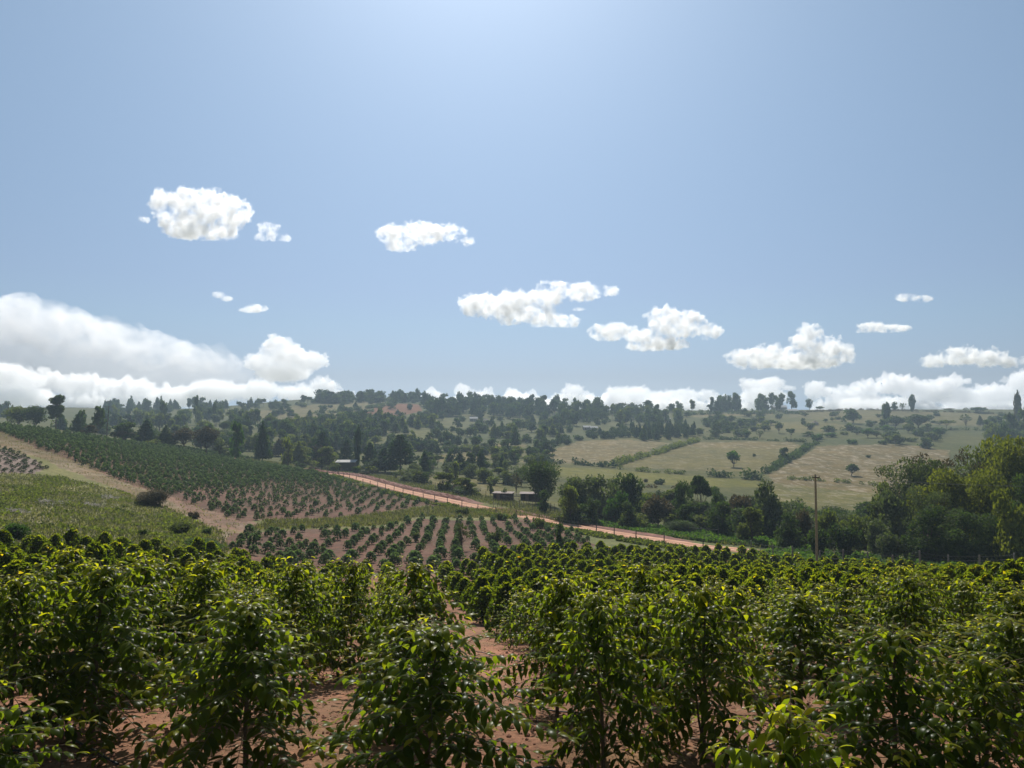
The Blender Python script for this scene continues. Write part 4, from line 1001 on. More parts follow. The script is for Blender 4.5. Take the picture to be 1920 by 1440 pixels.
# ---------------------------------------------------------------- buildings
def house(name, p, w, dpt, h, rz, wall, roofm, label, cat='house', rise=.8, mono=False, windows=1, over=.35):
    e = empty(name, (p[0], p[1], gz(p[0], p[1]) - .05), rz); tag(e, label, cat)
    m = MB(); V_ = [(-w/2,-dpt/2,-.6),(w/2,-dpt/2,-.6),(w/2,dpt/2,-.6),(-w/2,dpt/2,-.6),(-w/2,-dpt/2,h),(w/2,-dpt/2,h),(w/2,dpt/2,h + (rise if mono else 0)),(-w/2,dpt/2,h + (rise if mono else 0))]
    T_ = []
    if not mono: V_ += [(-w/2,0,h+rise),(w/2,0,h+rise)]; T_ = [(4,7,8),(5,9,6)]
    m.add(V_, [(0,1,5,4),(1,2,6,5),(2,3,7,6),(3,0,4,7)], T_); m.build('wall', wall, e)
    r = MB(); o_ = over; th = .07
    if mono:
        sl = rise / dpt; a = -dpt/2 - o_; b = dpt/2 + o_; za = h + .03 - o_*sl; zb = h + rise + .03 + o_*sl
        r.add([(-w/2-o_,a,za),(w/2+o_,a,za),(w/2+o_,b,zb),(-w/2-o_,b,zb),(-w/2-o_,a,za+th),(w/2+o_,a,za+th),(w/2+o_,b,zb+th),(-w/2-o_,b,zb+th)], [(0,3,2,1),(4,5,6,7),(0,1,5,4),(1,2,6,5),(2,3,7,6),(3,0,4,7)])
    else:
        for s in (-1, 1):
            sl = rise / (dpt/2); yo = s*(dpt/2 + o_); zo = h - o_*sl + .03; x0, x1 = -w/2-o_, w/2+o_
            P = [(x0,yo,zo),(x1,yo,zo),(x1,0,h+rise+.03),(x0,0,h+rise+.03),(x0,yo,zo+th),(x1,yo,zo+th),(x1,0,h+rise+.03+th),(x0,0,h+rise+.03+th)]
            r.add(P, [(0,3,2,1),(4,5,6,7),(0,1,5,4),(1,2,6,5),(2,3,7,6),(3,0,4,7)])
    r.build('roof', roofm, e)
    d = MB(); d.box((-w*.22, -dpt/2-.025, .95), (.85, .05, 1.9)); d.build('door', M_DOOR, e)
    for q in range(windows):
        wd = MB(); wd.box((w*(.12 + .26*q), -dpt/2-.02, 1.35), (.7, .04, .6)); wd.build('window', M_POST, e)
    return e
q = hit(944, 939, 150); S_ = q[1] / F
house('plank_shed', q, 34*S_, 3.0, 15*S_, -.22, M_PLANK, M_ROOF, 'dark plank shed with a pale sloping sheet roof, left of the pair', 'shed', .12, True, 1)
q = hit(999, 940, 150); S_ = q[1] / F
house('plank_shed', q + np.array((0,1.5,0)), 44*S_, 3.2, 14*S_, -.10, M_PLANK, M_ROOF, 'wider dark plank shed under the big spreading tree, right of the pair', 'shed', .15, True, 1)
q = hit(967, 939, 150)
e = empty('wooden_rack', (q[0], q[1], gz(q[0], q[1]))); tag(e, 'rough wooden drying rack between the two plank sheds', 'rack')
m = MB()
for z in (.5, 1.1, 1.7): m.box((0, 0, z), (1.8, 1.0, .06))
m.build('shelf', M_PLANK, e)
for a in (-.85, .85):
    for b in (-.45, .45): m = MB(); m.tube([(a, b, -.2), (a, b, 1.9)], .04, 6); m.build('leg', M_POST, e)
q = at(650, 300); house('long_shed', q, 7.2, 5, zat(866, 300) - q[2], .05, M_PLANK, M_WHITER, 'low shed with a whitish roof among the valley conifers', 'shed', .6, True, 2)
q = hit(888, 790, 400); house('farmhouse', q, 7.5, 6, 2.8, .1, M_WALL, M_WHITER, 'little house with a bright white roof under the dark ridge wood', 'house', 1.6)
q = hit(909, 793, 400); house('farmhouse', q, 6, 5, 2.4, .1, M_WALL, M_THATCH, 'tiny brown-roofed hut right of the bright white roof', 'house', 1.4)
q = hit(1466, 769, 500); house('farmhouse', (q[0], q[1]+10, 0), 17, 9, 3.4, .0, M_WALL, M_WHITER, 'long white-roofed farmhouse between the tall skyline trees', 'house', 2.4)
q = hit(1474, 772, 500); house('farmhouse', (q[0], q[1]-14, 0), 15, 8, 2.6, .05, M_WALL, M_WHITER, 'second white-roofed building just below the long farmhouse', 'house', 1.8)
q = hit(1345, 770, 500); house('farmhouse', (q[0], q[1]+6, 0), 14, 7, 2.6, .0, M_WALL, M_ROOF, 'low building with a pinkish roof left of the skyline farm', 'house', 1.6)
for px, py, lb in ((1222,790,'leftmost'),(1235,789,'middle'),(1250,791,'rightmost')):
    q = hit(px, py, 400); house('cottage', q, 7, 5, 2.5, .1, M_WALL, M_WHITER, f'{lb} of three small pale-roofed cottages among the central trees', 'house', 1.5)
for px, py, lb in ((1100,806,'left'),(1113,807,'right')):
    q = hit(px, py, 400); house('cottage', q, 6, 5, 2.3, .1, M_WALL, M_WHITER, f'{lb} one of two tiny whitish roofs above the brownish field', 'house', 1.3)
q = hit(1528, 797, 400); e = empty('round_hut', (q[0], q[1], q[2]-.1)); tag(e, 'round thatched hut in the trees of the right hillside', 'hut')
m = MB(); m.tube([(0,0,-.5),(0,0,2.0)], 3.0, 20); m.build('wall', M_WALL, e)
m = MB(); m.tube([(0,0,1.9),(0,0,2.0),(0,0,4.4)], [3.8,3.75,.1], 20); m.build('roof', M_THATCH, e)

# ---------------------------------------------------------------- fences
def fence(name, pts, ph, pr, wires, label, wr=.008, post=M_POST, jit=.06, seed=0):
    r = np.random.RandomState(seed); pts = [np.array((p[0], p[1], gz(p[0], p[1]))) for p in pts]
    e = empty(name, tuple(pts[0])); tag(e, label, 'fence'); o0 = pts[0]; tops = []
    for p in pts:
        h = ph * r.uniform(.88, 1.1); m = MB(); lx, ly = r.uniform(-jit, jit, 2) * h
        b = p - o0; m.tube([b + (0,0,-.3), b + (lx*.5, ly*.5, h*.5), b + (lx, ly, h)], [pr*1.05, pr, pr*.9], 7); m.build('post', post, e); tops.append(b + (lx, ly, h))
    if wires:
        m = MB()
        for wq in range(wires):
            k = (wq + .7) / (wires + .0); L = []
            for a, b in zip(tops[:-1], tops[1:]):
                pa = a - (0, 0, ph*(1-k)*.95 + .04); pb = b - (0, 0, ph*(1-k)*.95 + .04)
                for t in (0, .5): L.append(pa + (pb - pa)*t - np.array((0, 0, .04*math.sin(t*math.pi))))
            L.append(tops[-1] - (0, 0, ph*(1-k)*.95 + .04)); m.tube(L, wr, 4, False)
        m.build('wire', M_WIRE, e)
    return e
def offline(line, nrm, off, spacing, s0=0):
    P = line + nrm * off; s = np.concatenate([[0], np.cumsum(np.linalg.norm(np.diff(P, axis=0), axis=1))]); t = np.arange(s0, s[-1], spacing)
    return np.stack([np.interp(t, s, P[:, 0]), np.interp(t, s, P[:, 1])], -1)
# which side of the road is nearer the camera
sg = 1 if (rc[60] + rn[60])[1] < rc[60][1] else -1
fp = offline(rc, rn, sg * 5.2, 6.4, 45); fence('road_fence', fp, 1.75, .08, 3, 'long wooden-post fence between the coffee rows and the red road', .007, seed=1)
fb = offline(rc, rn, -sg * 13, 4.6, 45); fb = fb[(fb[:, 1] > 125)]
fence('stick_fence', fb + tr_rs.uniform(-.6, .6, fb.shape), 2.0, .055, 2, 'crooked stick fence on the rough verge beyond the road', .012, jit=.1, seed=2)
qa = hit(925, 951, 150); qb = hit(1040, 962, 140)
fence('stick_fence', [qa[:2] + (qb[:2]-qa[:2])*t for t in np.linspace(0, 1, 15)], 2.3, .05, 2, 'dark stick fence in front of the two plank sheds', .012, jit=.1, seed=3)
RFP = [(1405,96),(1445,92),(1482,89),(1532,86.5),(1575,84.5),(1622,83),(1667,81),(1718,79.5),(1772,78),(1829,76),(1893,74),(1965,72.5),(2050,71)]
M_CPOST = plain_mat('grey_post', (.14,.12,.10), (.28,.25,.21), 9)
fence('wire_fence', [at(a, b)[:2] for a, b in RFP], 2.5, .085, 6, 'wire fence with pale round posts along the plantation edge at the right', .006, M_CPOST, .02, 4)

# ---------------------------------------------------------------- poles and lines
def pole(px, top, D, r, arms, label, mat=M_POLE, lean=(0, 0), armw=1.8, rz=0.0):
    p = at(px, D); h = zat(top, D) - p[2]; e = empty('utility_pole', tuple(p), rz); tag(e, label, 'utility pole')
    m = MB(); m.tube([(0,0,-.4),(lean[0]*h*.5, lean[1]*h*.5, h*.5),(lean[0]*h, lean[1]*h, h)], [r, r*.85, r*.7], 10); m.build('shaft', mat, e)
    for k in range(arms):
        c = MB(); z = h - .35 - k*.9; c.box((lean[0]*h, lean[1]*h - r, z), (armw, .10, .12)); a = c.build('crossarm', M_POST, e)
        for s in (-.45, 0.0, .45):
            i_ = MB(); i_.tube([(lean[0]*h + s*armw, -r, z+.05),(lean[0]*h + s*armw, -r, z+.14),(lean[0]*h + s*armw, -r, z+.24)], [.03,.06,.03], 7); i_.build('insulator', M_STONE, a)
    return np.array(p) + (lean[0]*h, 0, h - .15)
t1 = pole(1527, 889, 82.5, .15, 1, 'tall yellowish wooden pole standing at the wire fence on the right', armw=.8)
t2 = pole(200, 761, 300, .20, 1, 'leaning pole with a crossarm rising from the left wood', M_POST, (.05, 0), 3.6, .3)
t3 = pole(14, 756, 330, .18, 1, 'distant pole with a crossarm at the left edge', M_POST, (0, 0), 3.2)
t4 = pole(541, 834, 262, .12, 0, 'thin grey pole at the top of the red road', M_POST)
def line(pts, r, sag, label):
    m = MB(); L = []
    for a, b in zip(pts[:-1], pts[1:]):
        for t in np.linspace(0, 1, 16): L.append(np.array(a) + (np.array(b)-np.array(a))*t - np.array((0, 0, sag*4*t*(1-t))))
    m.tube(L, r, 4); o = m.build('power_line', M_WIRE); tag(o, label, 'power line')
out_l = at(-260, 340); out_r = at(2300, 60)
line([tuple(out_l + (0,0,16)), t3, t2], .018, 1.0, 'thin power line joining the two crossarm poles at the left')
line([t2 + (.6, 0, 0), t4 + (0, 0, 0), tuple(at(760, 330) + (0, 0, 13))], .016, 2.0, 'thin power line from the leaning crossarm pole down to the road')
line([t1, tuple(out_r + (0, 0, 7.5))], .010, .5, 'thin wire leaving the tall yellowish pole to the right')

# ---------------------------------------------------------------- earth banks
def bank(px0, px1, off, h, w, label_, seed):
    r = np.random.RandomState(seed); L = rc + rn * (-sg * off); pxs = 960 + F * L[:, 0] / L[:, 1]; L = L[(pxs > px0) & (pxs < px1)]
    n_ = len(L); nx = 9; f = np.linspace(-1, 1, nx); d = np.gradient(L, axis=0); d /= np.linalg.norm(d, axis=1)[:, None]; nv = np.stack([d[:, 1], -d[:, 0]], -1)
    X_ = L[:, 0:1] + nv[:, 0:1]*f*w; Y_ = L[:, 1:2] + nv[:, 1:2]*f*w
    env = np.minimum(1, np.minimum(np.arange(n_), np.arange(n_)[::-1]) / 6.0)[:, None]
    Z_ = gz0(X_, Y_) + h*env*np.clip(1 - f**2, 0, 1)*(.7 + .5*r.rand(n_, nx)) - .06*(np.abs(f) > .98)
    i = np.arange(n_ - 1)[:, None] * nx; j = np.arange(nx - 1)[None]
    Qd = np.stack([i+j, i+j+1, i+nx+j+1, i+nx+j], -1).reshape(-1, 4)
    o = ob('earth_bank', mesh_np('earth_bank', np.stack([X_, Y_, Z_], -1).reshape(-1, 3), Qd, M_BANK)); tag(o, kind='structure')
bank(560, 905, 4.2, .8, 1.5, '', 1); bank(930, 1300, 4.4, .35, 1.3, '', 2)
tk = [hit(1046, 984, 100)[:2], hit(1075, 974, 100)[:2], hit(1120, 972, 100)[:2], hit(1175, 968, 100)[:2]]
tro, _, _ = drape(tk, [6, 5, 3.5, 2], 1.0, .07, 'track', M_BANK, jit=.2, seed=5); tag(tro, kind='structure')

# ---------------------------------------------------------------- hoses, stones, litter, weeds
def hose(a, b, label, grey=False):
    pa, pb = hit(*a)[:2], hit(*b)[:2]; r = np.random.RandomState(abs(int(a[0]))); n_ = 26; L = []
    dv = (pb - pa) / np.linalg.norm(pb - pa); nv = np.array((-dv[1], dv[0]))
    for k in range(n_):
        t = k/(n_-1.); w = .10*math.sin(t*7 + a[0]) + .05*math.sin(t*17); p = pa + (pb-pa)*t + nv*w; L.append((p[0], p[1], gz(p[0], p[1]) + .025 + .03*max(0, math.sin(t*13+a[1]))))
    m = MB(); m.tube(L, .014, 8); o = m.build('drip_hose', M_STONE if grey else M_HOSE, smooth=True); tag(o, label, 'hose')
hose((-20,1325), (235,1432), 'black drip hose on the soil crossing in front of the bare left trunk')
hose((905,1290), (1110,1350), 'black drip hose on open soil right of the big bottom centre tree')
hose((1290,1392), (1500,1412), 'pale grey drip hose at the foot of the conical tree', True)
hose((855,1212), (1010,1250), 'black drip hose in the open row gap up the middle')
hose((930,1415), (1040,1450), 'short piece of black hose at the bottom edge right of centre')
hose((-20,1400+10), (60,1440), 'short hose end at the bottom left corner')
hose((560,1220), (760,1262), 'black drip hose half hidden left of the tall pointed tree')
rs2 = np.random.RandomState(8)
def scatter_near(n_, ymax=26, zone=Z_A, k=.7):
    P = []
    while len(P) < n_:
        Y = 6.2 + (ymax - 6.2) * rs2.rand() ** 1.4; px = rs2.uniform(-60, 1980); x = (px-960)/F*Y
        P.append((x, Y))
    P = np.array(P); return P[inpoly(P[:, 0], P[:, 1], zone)]
P = scatter_near(5200); z = gz0(P[:, 0], P[:, 1]) + .012
n_ = len(P); Vv, Qd, per = leaves(np.column_stack([P, z]), rs2.uniform(0, 6.28, n_), rs2.uniform(0, .5, n_), rs2.uniform(.1, 1.4, n_), rs2.uniform(.04, .13, n_), rs2.uniform(.02, .055, n_), rs2.uniform(-.6, .6, n_), 4)
o = ob('leaf_litter', mesh_np('leaf_litter', Vv, Qd, M_LITTER, np.repeat(rs2.rand(n_) ** 1.5, per), True)); tag(o, 'dry brown coffee leaves scattered over the red soil', 'leaf litter', None, 'stuff')
P = scatter_near(9000, 30); z = gz0(P[:, 0], P[:, 1]) + .005
Vs = []; Fs = []
I1, F1 = ico(1)
nn = 0
for k in range(len(P)):
    s = .012 + .03 * rs2.rand() ** 3; Vs.append(I1 * s * rs2.uniform(.6, 1.3, 3) + (P[k, 0], P[k, 1], z[k])); Fs.append(F1 + nn); nn += len(I1)
o = ob('soil_crumbs', mesh_np('soil_crumbs', np.vstack(Vs), np.vstack(Fs), plain_mat('soil_clod', (.15,.065,.04), (.30,.15,.10), 20))); tag(o, 'clods and pebbles on the red soil', 'soil clods', None, 'stuff')
for k, (px, py, s, lb) in enumerate([(620,1418,.085,'pale stone on the soil left of the big bottom centre tree'), (330,1385,.06,'pale stone among dry leaves right of the bare left trunk'), (1345,1385,.05,'small pale stone by the grey hose'), (1530,1340,.05,'pale stone below the leaning trunk base'), (1395,1330,.05,'small stone in the gap right of the conical tree')]):
    p = hit(px, py); v_, f_ = ico(2); v_ = v_ * (s, s*.8, s*.55) * (1 + .12*n3b(v_*1.0, k)[:, None]) if False else v_ * (s, s*.8, s*.55) * (1 + .13*np.sin(v_[:, :1]*4 + k)*np.cos(v_[:, 1:2]*5))
    o = ob('stone', mesh_np('stone', v_, f_, M_STONE, smooth=True)); o.location = (p[0], p[1], p[2] + s*.2); o.rotation_euler = (0, 0, k*1.3); tag(o, lb, 'stone')
def tufts(name, poly, n_, h, mat, label, cat='grass', tone=(.0, .6), wd=.25, blades=3, seed=0, card=False, patch=0.0, ymin=8):
    r = np.random.RandomState(seed + 50); P = np.asarray(poly); lo = P.min(0); hi = P.max(0); out = []
    # even density on the picture: sample depth with 1/Y weighting
    while sum(len(a) for a in out) < n_:
        y = np.exp(r.uniform(math.log(max(lo[1], ymin)), math.log(hi[1]), n_*3)); x = r.uniform(lo[0], hi[0], n_*3)
        ok = inpoly(x, y, P) & (r.rand(len(x)) < y / hi[1] + .15)
        if patch: ok &= fbm(x, y, 4, seed) > patch
        if ok.sum() == 0: break
        out.append(np.column_stack([x[ok], y[ok]]))
    Q_ = np.vstack(out)[:n_]; Q_ = np.repeat(Q_, blades, 0) + r.normal(0, wd*.5, (len(Q_)*blades, 2)); m_ = len(Q_); z = gz0(Q_[:, 0], Q_[:, 1])
    hh = h * r.uniform(.45, 1.2, m_); tn = np.clip(r.uniform(tone[0], tone[1], m_) + .15*fbm(Q_[:, 0], Q_[:, 1], 6, seed+3), 0, 1)
    if card:
        Vv, Qd = cards(np.column_stack([Q_, z + hh*r.uniform(.2, .9, m_)]), wd, r, .4, 1.5); T_ = tn
    else:
        Vv, Qd, per = leaves(np.column_stack([Q_, z - .03]), r.uniform(0, 6.28, m_), r.uniform(.9, 1.5, m_), r.uniform(.2, 1.1, m_), hh, np.full(m_, wd*.35), r.uniform(-.5, .5, m_), 3); T_ = np.repeat(tn, per)
    o = ob(name, mesh_np(name, Vv, Qd, mat, T_)); tag(o, label, cat, None, 'stuff'); return o
ZL = wp((-100,1042),(430,1050),(420,1000),(330,960),(230,922),(120,895),(-100,885))
tufts('weeds', ZL, 16000, .45, M_GRASS, 'green and straw weeds covering the slope left of the coffee field', 'weeds', (.2, .95), .35, 2, 1)
tufts('leafy_weeds', ZL, 3500, .5, M_OLIVE, 'leafy green weeds in patches on the left slope', 'weeds', (.3, .9), .22, 3, 2, True, .12)
tufts('dry_grass', Z_PATH, 7000, .4, M_GRASS, 'dry straw grass on the strip beside the hillside coffee', 'grass', (.55, 1.0), .35, 2, 3)
tufts('strip_grass', Z_GRASS1, 5200, .8, M_GRASS, 'tall pale grass strip curving between the young coffee plots', 'grass', (.35, .95), .4, 3, 4)
zv = np.vstack([offline(rc, rn, sg*4.6, 4), offline(rc, rn, sg*8.5, 4)[::-1]]); zv = zv[zv[:, 1] < 330]
tufts('verge_weeds', zv, 6000, .5, M_OLIVE, 'bushy green weeds along the fence on the near side of the road', 'weeds', (.25, 1.0), .32, 3, 5, True, -.1, 60)
zv = np.vstack([offline(rc, rn, -sg*6.2, 4), offline(rc, rn, -sg*17, 4)[::-1]])
tufts('far_verge_grass', zv, 9000, .9, M_GRASS, 'rough tan and green growth on the far side of the road', 'grass', (.1, .8), .45, 2, 6, False, 0, 60)
zv = wp((1110,985),(1200,1000),(1330,1018),(1420,1026),(1500,1036),(1560,1040),(1500,1022),(1380,1008),(1250,992),(1140,976))
tufts('green_verge', zv, 6500, .8, M_FRESH, 'fresh green weeds between the road and the roadside wood', 'weeds', (.1, .8), .34, 3, 7, True, 0, 60)
zv = wp((1400,1040),(1480,1034),(1600,1044),(1750,1056),(1920,1068),(1920,1085),(1750,1078),(1600,1066),(1420,1054))
tufts('fence_weeds', zv, 3000, .9, M_FRESH, 'light green weeds growing along the right wire fence', 'weeds', (.2, .9), .3, 3, 8, True, 0, 60)
tufts('soil_weeds', Z_A[(Z_A[:, 1] < 200)], 2600, .10, M_FRESH, 'small green weeds sprouting on the plantation soil', 'weeds', (.0, .6), .09, 3, 9, True, .25, 6.5) if False else None
P = scatter_near(16000, 24); P = P[fbm(P[:, 0], P[:, 1], 1.6, 33) > .28]; m_ = len(P)
Vv, Qd, per = leaves(np.column_stack([P, gz0(P[:, 0], P[:, 1]) - .005]), rs2.uniform(0, 6.28, m_), rs2.uniform(.4, 1.4, m_), rs2.uniform(.2, 1.4, m_), rs2.uniform(.03, .10, m_), np.full(m_, .012), rs2.uniform(-.5, .5, m_), 3)
o = ob('soil_weeds', mesh_np('soil_weeds', Vv, Qd, M_GRASS, np.repeat(rs2.uniform(0, .45, m_), per))); tag(o, 'small green weeds in patches on the plantation soil', 'weeds', None, 'stuff')
# dark seedlings on the grey plot at the left edge
SV = []; SQ = []; STn = []; sn_ = 0
lo = Z_SEED.min(0); hi = Z_SEED.max(0)
for ia in np.arange(lo[1], hi[1], 2.2):
    for ib in np.arange(lo[0], hi[0], 2.2):
        p = np.array((ib, ia)) + rs2.uniform(-.4, .4, 2)
        if inpoly(p[:1], p[1:], Z_SEED)[0]: stuff_add(YLOW[rs2.randint(4)], p, rs2.uniform(.35, .6), rs2.uniform(.8, 1.3), 0, -.15)
if sn_:
    o = ob('seedling_plot', mesh_np('seedling_plot', np.vstack(SV).astype(np.float32), np.vstack(SQ), M_DARK, np.concatenate(STn))); tag(o, 'low dark seedlings in the grey plot at the left edge', 'seedlings', None, 'stuff')
# single shrubs of the left slope and the young coffee field
for kd, px, top, foot, wpx, mt, lb in [
 ('shrub',30,972,1012,60,M_FRESH,'large bright green shrub at the left edge above the coffee trees'),
 ('shrub',288,910,948,84,M_BROWN,'wide brownish dry brush heap beside the dirt strip'),
 ('shrub',268,985,1006,18,M_DARK,'small dark shrub left of the two dark green ones'),
 ('shrub',338,968,1006,60,M_OLIVE,'dark green shrub on the slope left of the young coffee'),
 ('shrub',390,982,1004,22,M_DARK,'small very dark shrub right of the dark green one'),
 ('shrub',372,1000,1034,90,M_FRESH,'broad bright green leafy shrub just behind the mature coffee'),
 ('shrub',70,1006,1036,60,M_OLIVE,'green shrub between the left edge one and the weedy slope'),
 ('shrub',165,995,1026,50,M_OLIVE,'low olive shrub in the middle of the weedy slope foot'),
 ('shrub',225,1003,1030,46,M_FRESH,'light green low shrub on the weedy slope foot'),
 ('shrub',365,950,972,24,M_BROWN,'small brown dry bush at the end of the dirt strip'),
 ('bare',865,978,1032,34,M_GREY,'nearly leafless grey sapling in the young coffee rows'),
 ('shrub',928,976,1022,28,M_GREY,'grey twiggy bush in the young coffee rows right of the leafless sapling'),
 ('full',1051,978,1030,22,M_DARK,'upright dark grey-green bush at the fence side of the rows'),
 ('shrub',780,990,1016,20,M_GREY,'small grey bush in the young coffee left of the leafless sapling'),
 ('shrub',1012,948+10,990,30,M_OLIVE,'green bush at the road fence above the coffee rows'),
 ('shrub',870,944,966,34,M_OLIVE,'low green bush at the top of the coffee rows by the fence'),
 ('shrub',940,955,975,30,M_OLIVE,'low green bush at the fence right of the first one'),
 ('full',1414,850,856,9,M_DARK,'tiny dark bush in the tan field right of the lone green tree'),
 ('shrub',1628,851,858,12,M_DARK,'tiny dark bush high in the stubble field'),
 ('shrub',1236,892,908,24,M_DARK,'dark bush alone in the dull field above the roadside wood'),
 ('shrub',1210,896,904,12,M_BROWN,'tiny brown bush left of the lone dark one in the dull field')]:
    ptree(kd, px, top, -foot, wpx, mt, lb, far=foot < 945)
def heap(px, py, w, label, seed):
    r = np.random.RandomState(seed); p = hit(px, py, 30); n_ = 420; S = w * p[1] / F
    Q_ = np.column_stack([r.normal(0, S*.3, n_), r.normal(0, S*.3, n_)]); z = .5*np.exp(-(Q_**2).sum(1)/(S*.3)**2)*r.rand(n_)
    Vv, Qd, per = leaves(np.column_stack([Q_, z]), r.uniform(0, 6.28, n_), r.uniform(-.2, .7, n_), r.uniform(0, .9, n_), r.uniform(.3, .9, n_), r.uniform(.03, .07, n_), r.uniform(-1, 1, n_), 3)
    o = ob('stalk_heap', mesh_np('stalk_heap', Vv, Qd, M_PALE, np.repeat(r.rand(n_), per))); o.location = tuple(p); tag(o, label, 'stalk heap')
M_PALE = leaf_mat('pale_stalks', [(0,(.22,.18,.15)),(1,(.55,.50,.46))], tr=.1, trcol=(1,1,1))
heap(78, 943, 62, 'heap of pale dry stalks on the weedy slope, the left one', 1); heap(198, 934, 36, 'smaller heap of pale dry stalks near the dirt strip', 2); heap(160, 948, 40, 'low scatter of pale stalks between the two heaps', 3); heap(20, 962, 40, 'pale stalks lying at the left edge of the slope', 4)

# ---------------------------------------------------------------- clouds: soft volumes kilometres away, well outside the haze
def cloud_mat(name, dens, col=(.97, .98, 1.0), an=.25, nscale=0):
    m = bpy.data.materials.new(name); m.use_nodes = True; t = m.node_tree; t.nodes.clear()
    o = t.nodes.new('ShaderNodeOutputMaterial'); v = t.nodes.new('ShaderNodeVolumePrincipled')
    v.inputs['Color'].default_value = (*col, 1); v.inputs['Density'].default_value = dens; v.inputs['Anisotropy'].default_value = an
    t.links.new(v.outputs[0], o.inputs['Volume']); m.cycles.homogeneous_volume = not nscale
    if nscale:
        tc = t.nodes.new('ShaderNodeTexCoord'); no = t.nodes.new('ShaderNodeTexNoise'); no.inputs['Scale'].default_value = nscale; no.inputs['Detail'].default_value = 4.5; no.inputs['Roughness'].default_value = .65
        mr = t.nodes.new('ShaderNodeMapRange'); mr.inputs['From Min'].default_value = .44; mr.inputs['From Max'].default_value = .62; mr.inputs['To Min'].default_value = 0.0; mr.inputs['To Max'].default_value = dens*2.3
        t.links.new(tc.outputs['Object'], no.inputs['Vector']); t.links.new(no.outputs['Fac'], mr.inputs['Value']); t.links.new(mr.outputs[0], v.inputs['Density'])
        m.cycles.volume_step_rate = .35
    return m
M_CL = cloud_mat('cloud', .022, (1,1,1), .5, .022); M_CLF = cloud_mat('far_cloud', .012, (1,1,1), .5); M_VEIL = cloud_mat('cloud_veil', .0011, (.95,.96,.97), .3)
IV, IF = ico(2)
def n3(P, s, seed):
    r = np.random.RandomState(seed); o = np.zeros(len(P))
    for q in range(3):
        a = r.normal(size=(3, 3)); ph = r.uniform(0, 6.28, 3)
        w = np.sin(P @ a / s + ph); o += (w[:, 0] * w[:, 1] + w[:, 2] * .5) ; s /= 1.7
    return o / 3
def cloud(label, D, blobs, mat, seed=0, vox=1/60., flat=None, depth=.6, lump=1.0, small=14):
    """blobs: (px, py, rx, ry) in photograph pixels, built at distance D in metres"""
    r = np.random.RandomState(seed); Vs = []; Fs = []; n_ = 0
    xs = [b[0] for b in blobs]; width = (max(b[0]+b[2] for b in blobs) - min(b[0]-b[2] for b in blobs)) * D / F
    for (px, py, rx, ry) in blobs:
        u, s = ray(px, py); Y = D + r.uniform(-.3, .3) * rx * D / F * depth
        c = np.array((u * Y, Y, s * Y)); R_ = np.array((rx, rx * depth, ry)) * D / F
        Vs.append(IV * R_ * .93 + c); Fs.append(IF + n_); n_ += len(IV)
        for q in range(small):
            d = r.normal(size=3); d /= np.linalg.norm(d); d[2] = abs(d[2]) * .9 if r.rand() < .75 else d[2] * .5
            k = r.uniform(.16, .42); rr_ = min(R_[0], R_[2]) * k
            Vs.append(IV * rr_ * (1, 1, .85) + c + d * R_ * r.uniform(.7, .95)); Fs.append(IF + n_); n_ += len(IV)
    me = mesh_np('tmp', np.vstack(Vs), np.vstack(Fs)); o = ob('cloud', me)
    md = o.modifiers.new('r', 'REMESH'); md.mode = 'VOXEL'; md.voxel_size = width * vox
    dg = bpy.context.evaluated_depsgraph_get(); nm = bpy.data.meshes.new_from_object(o.evaluated_get(dg)); o.modifiers.clear()
    P = np.empty(len(nm.vertices) * 3, np.float32); nm.vertices.foreach_get('co', P); P = P.reshape(-1, 3).astype(float)
    N = np.empty(len(nm.vertices) * 3, np.float32); nm.vertices.foreach_get('normal', N); N = N.reshape(-1, 3)
    sc = width * .06
    dsp = (np.abs(n3(P, sc, seed)) * 1.0 - .3) * sc * .8 * lump + (np.abs(n3(P, sc * .4, seed + 1)) - .25) * sc * .5 * lump
    P = P + N * dsp[:, None]
    if flat is not None:
        zf = ray(960, flat)[1] * D; low = P[:, 2] < zf; P[low, 2] = zf - (zf - P[low, 2]) * .25
    nm.vertices.foreach_set('co', P.astype(np.float32).ravel()); nm.update(); nm.materials.append(mat); nm.name = 'cloud'
    o.data = nm; bpy.data.meshes.remove(me)
    tag(o, label, 'cloud', 'cumulus clouds'); return o
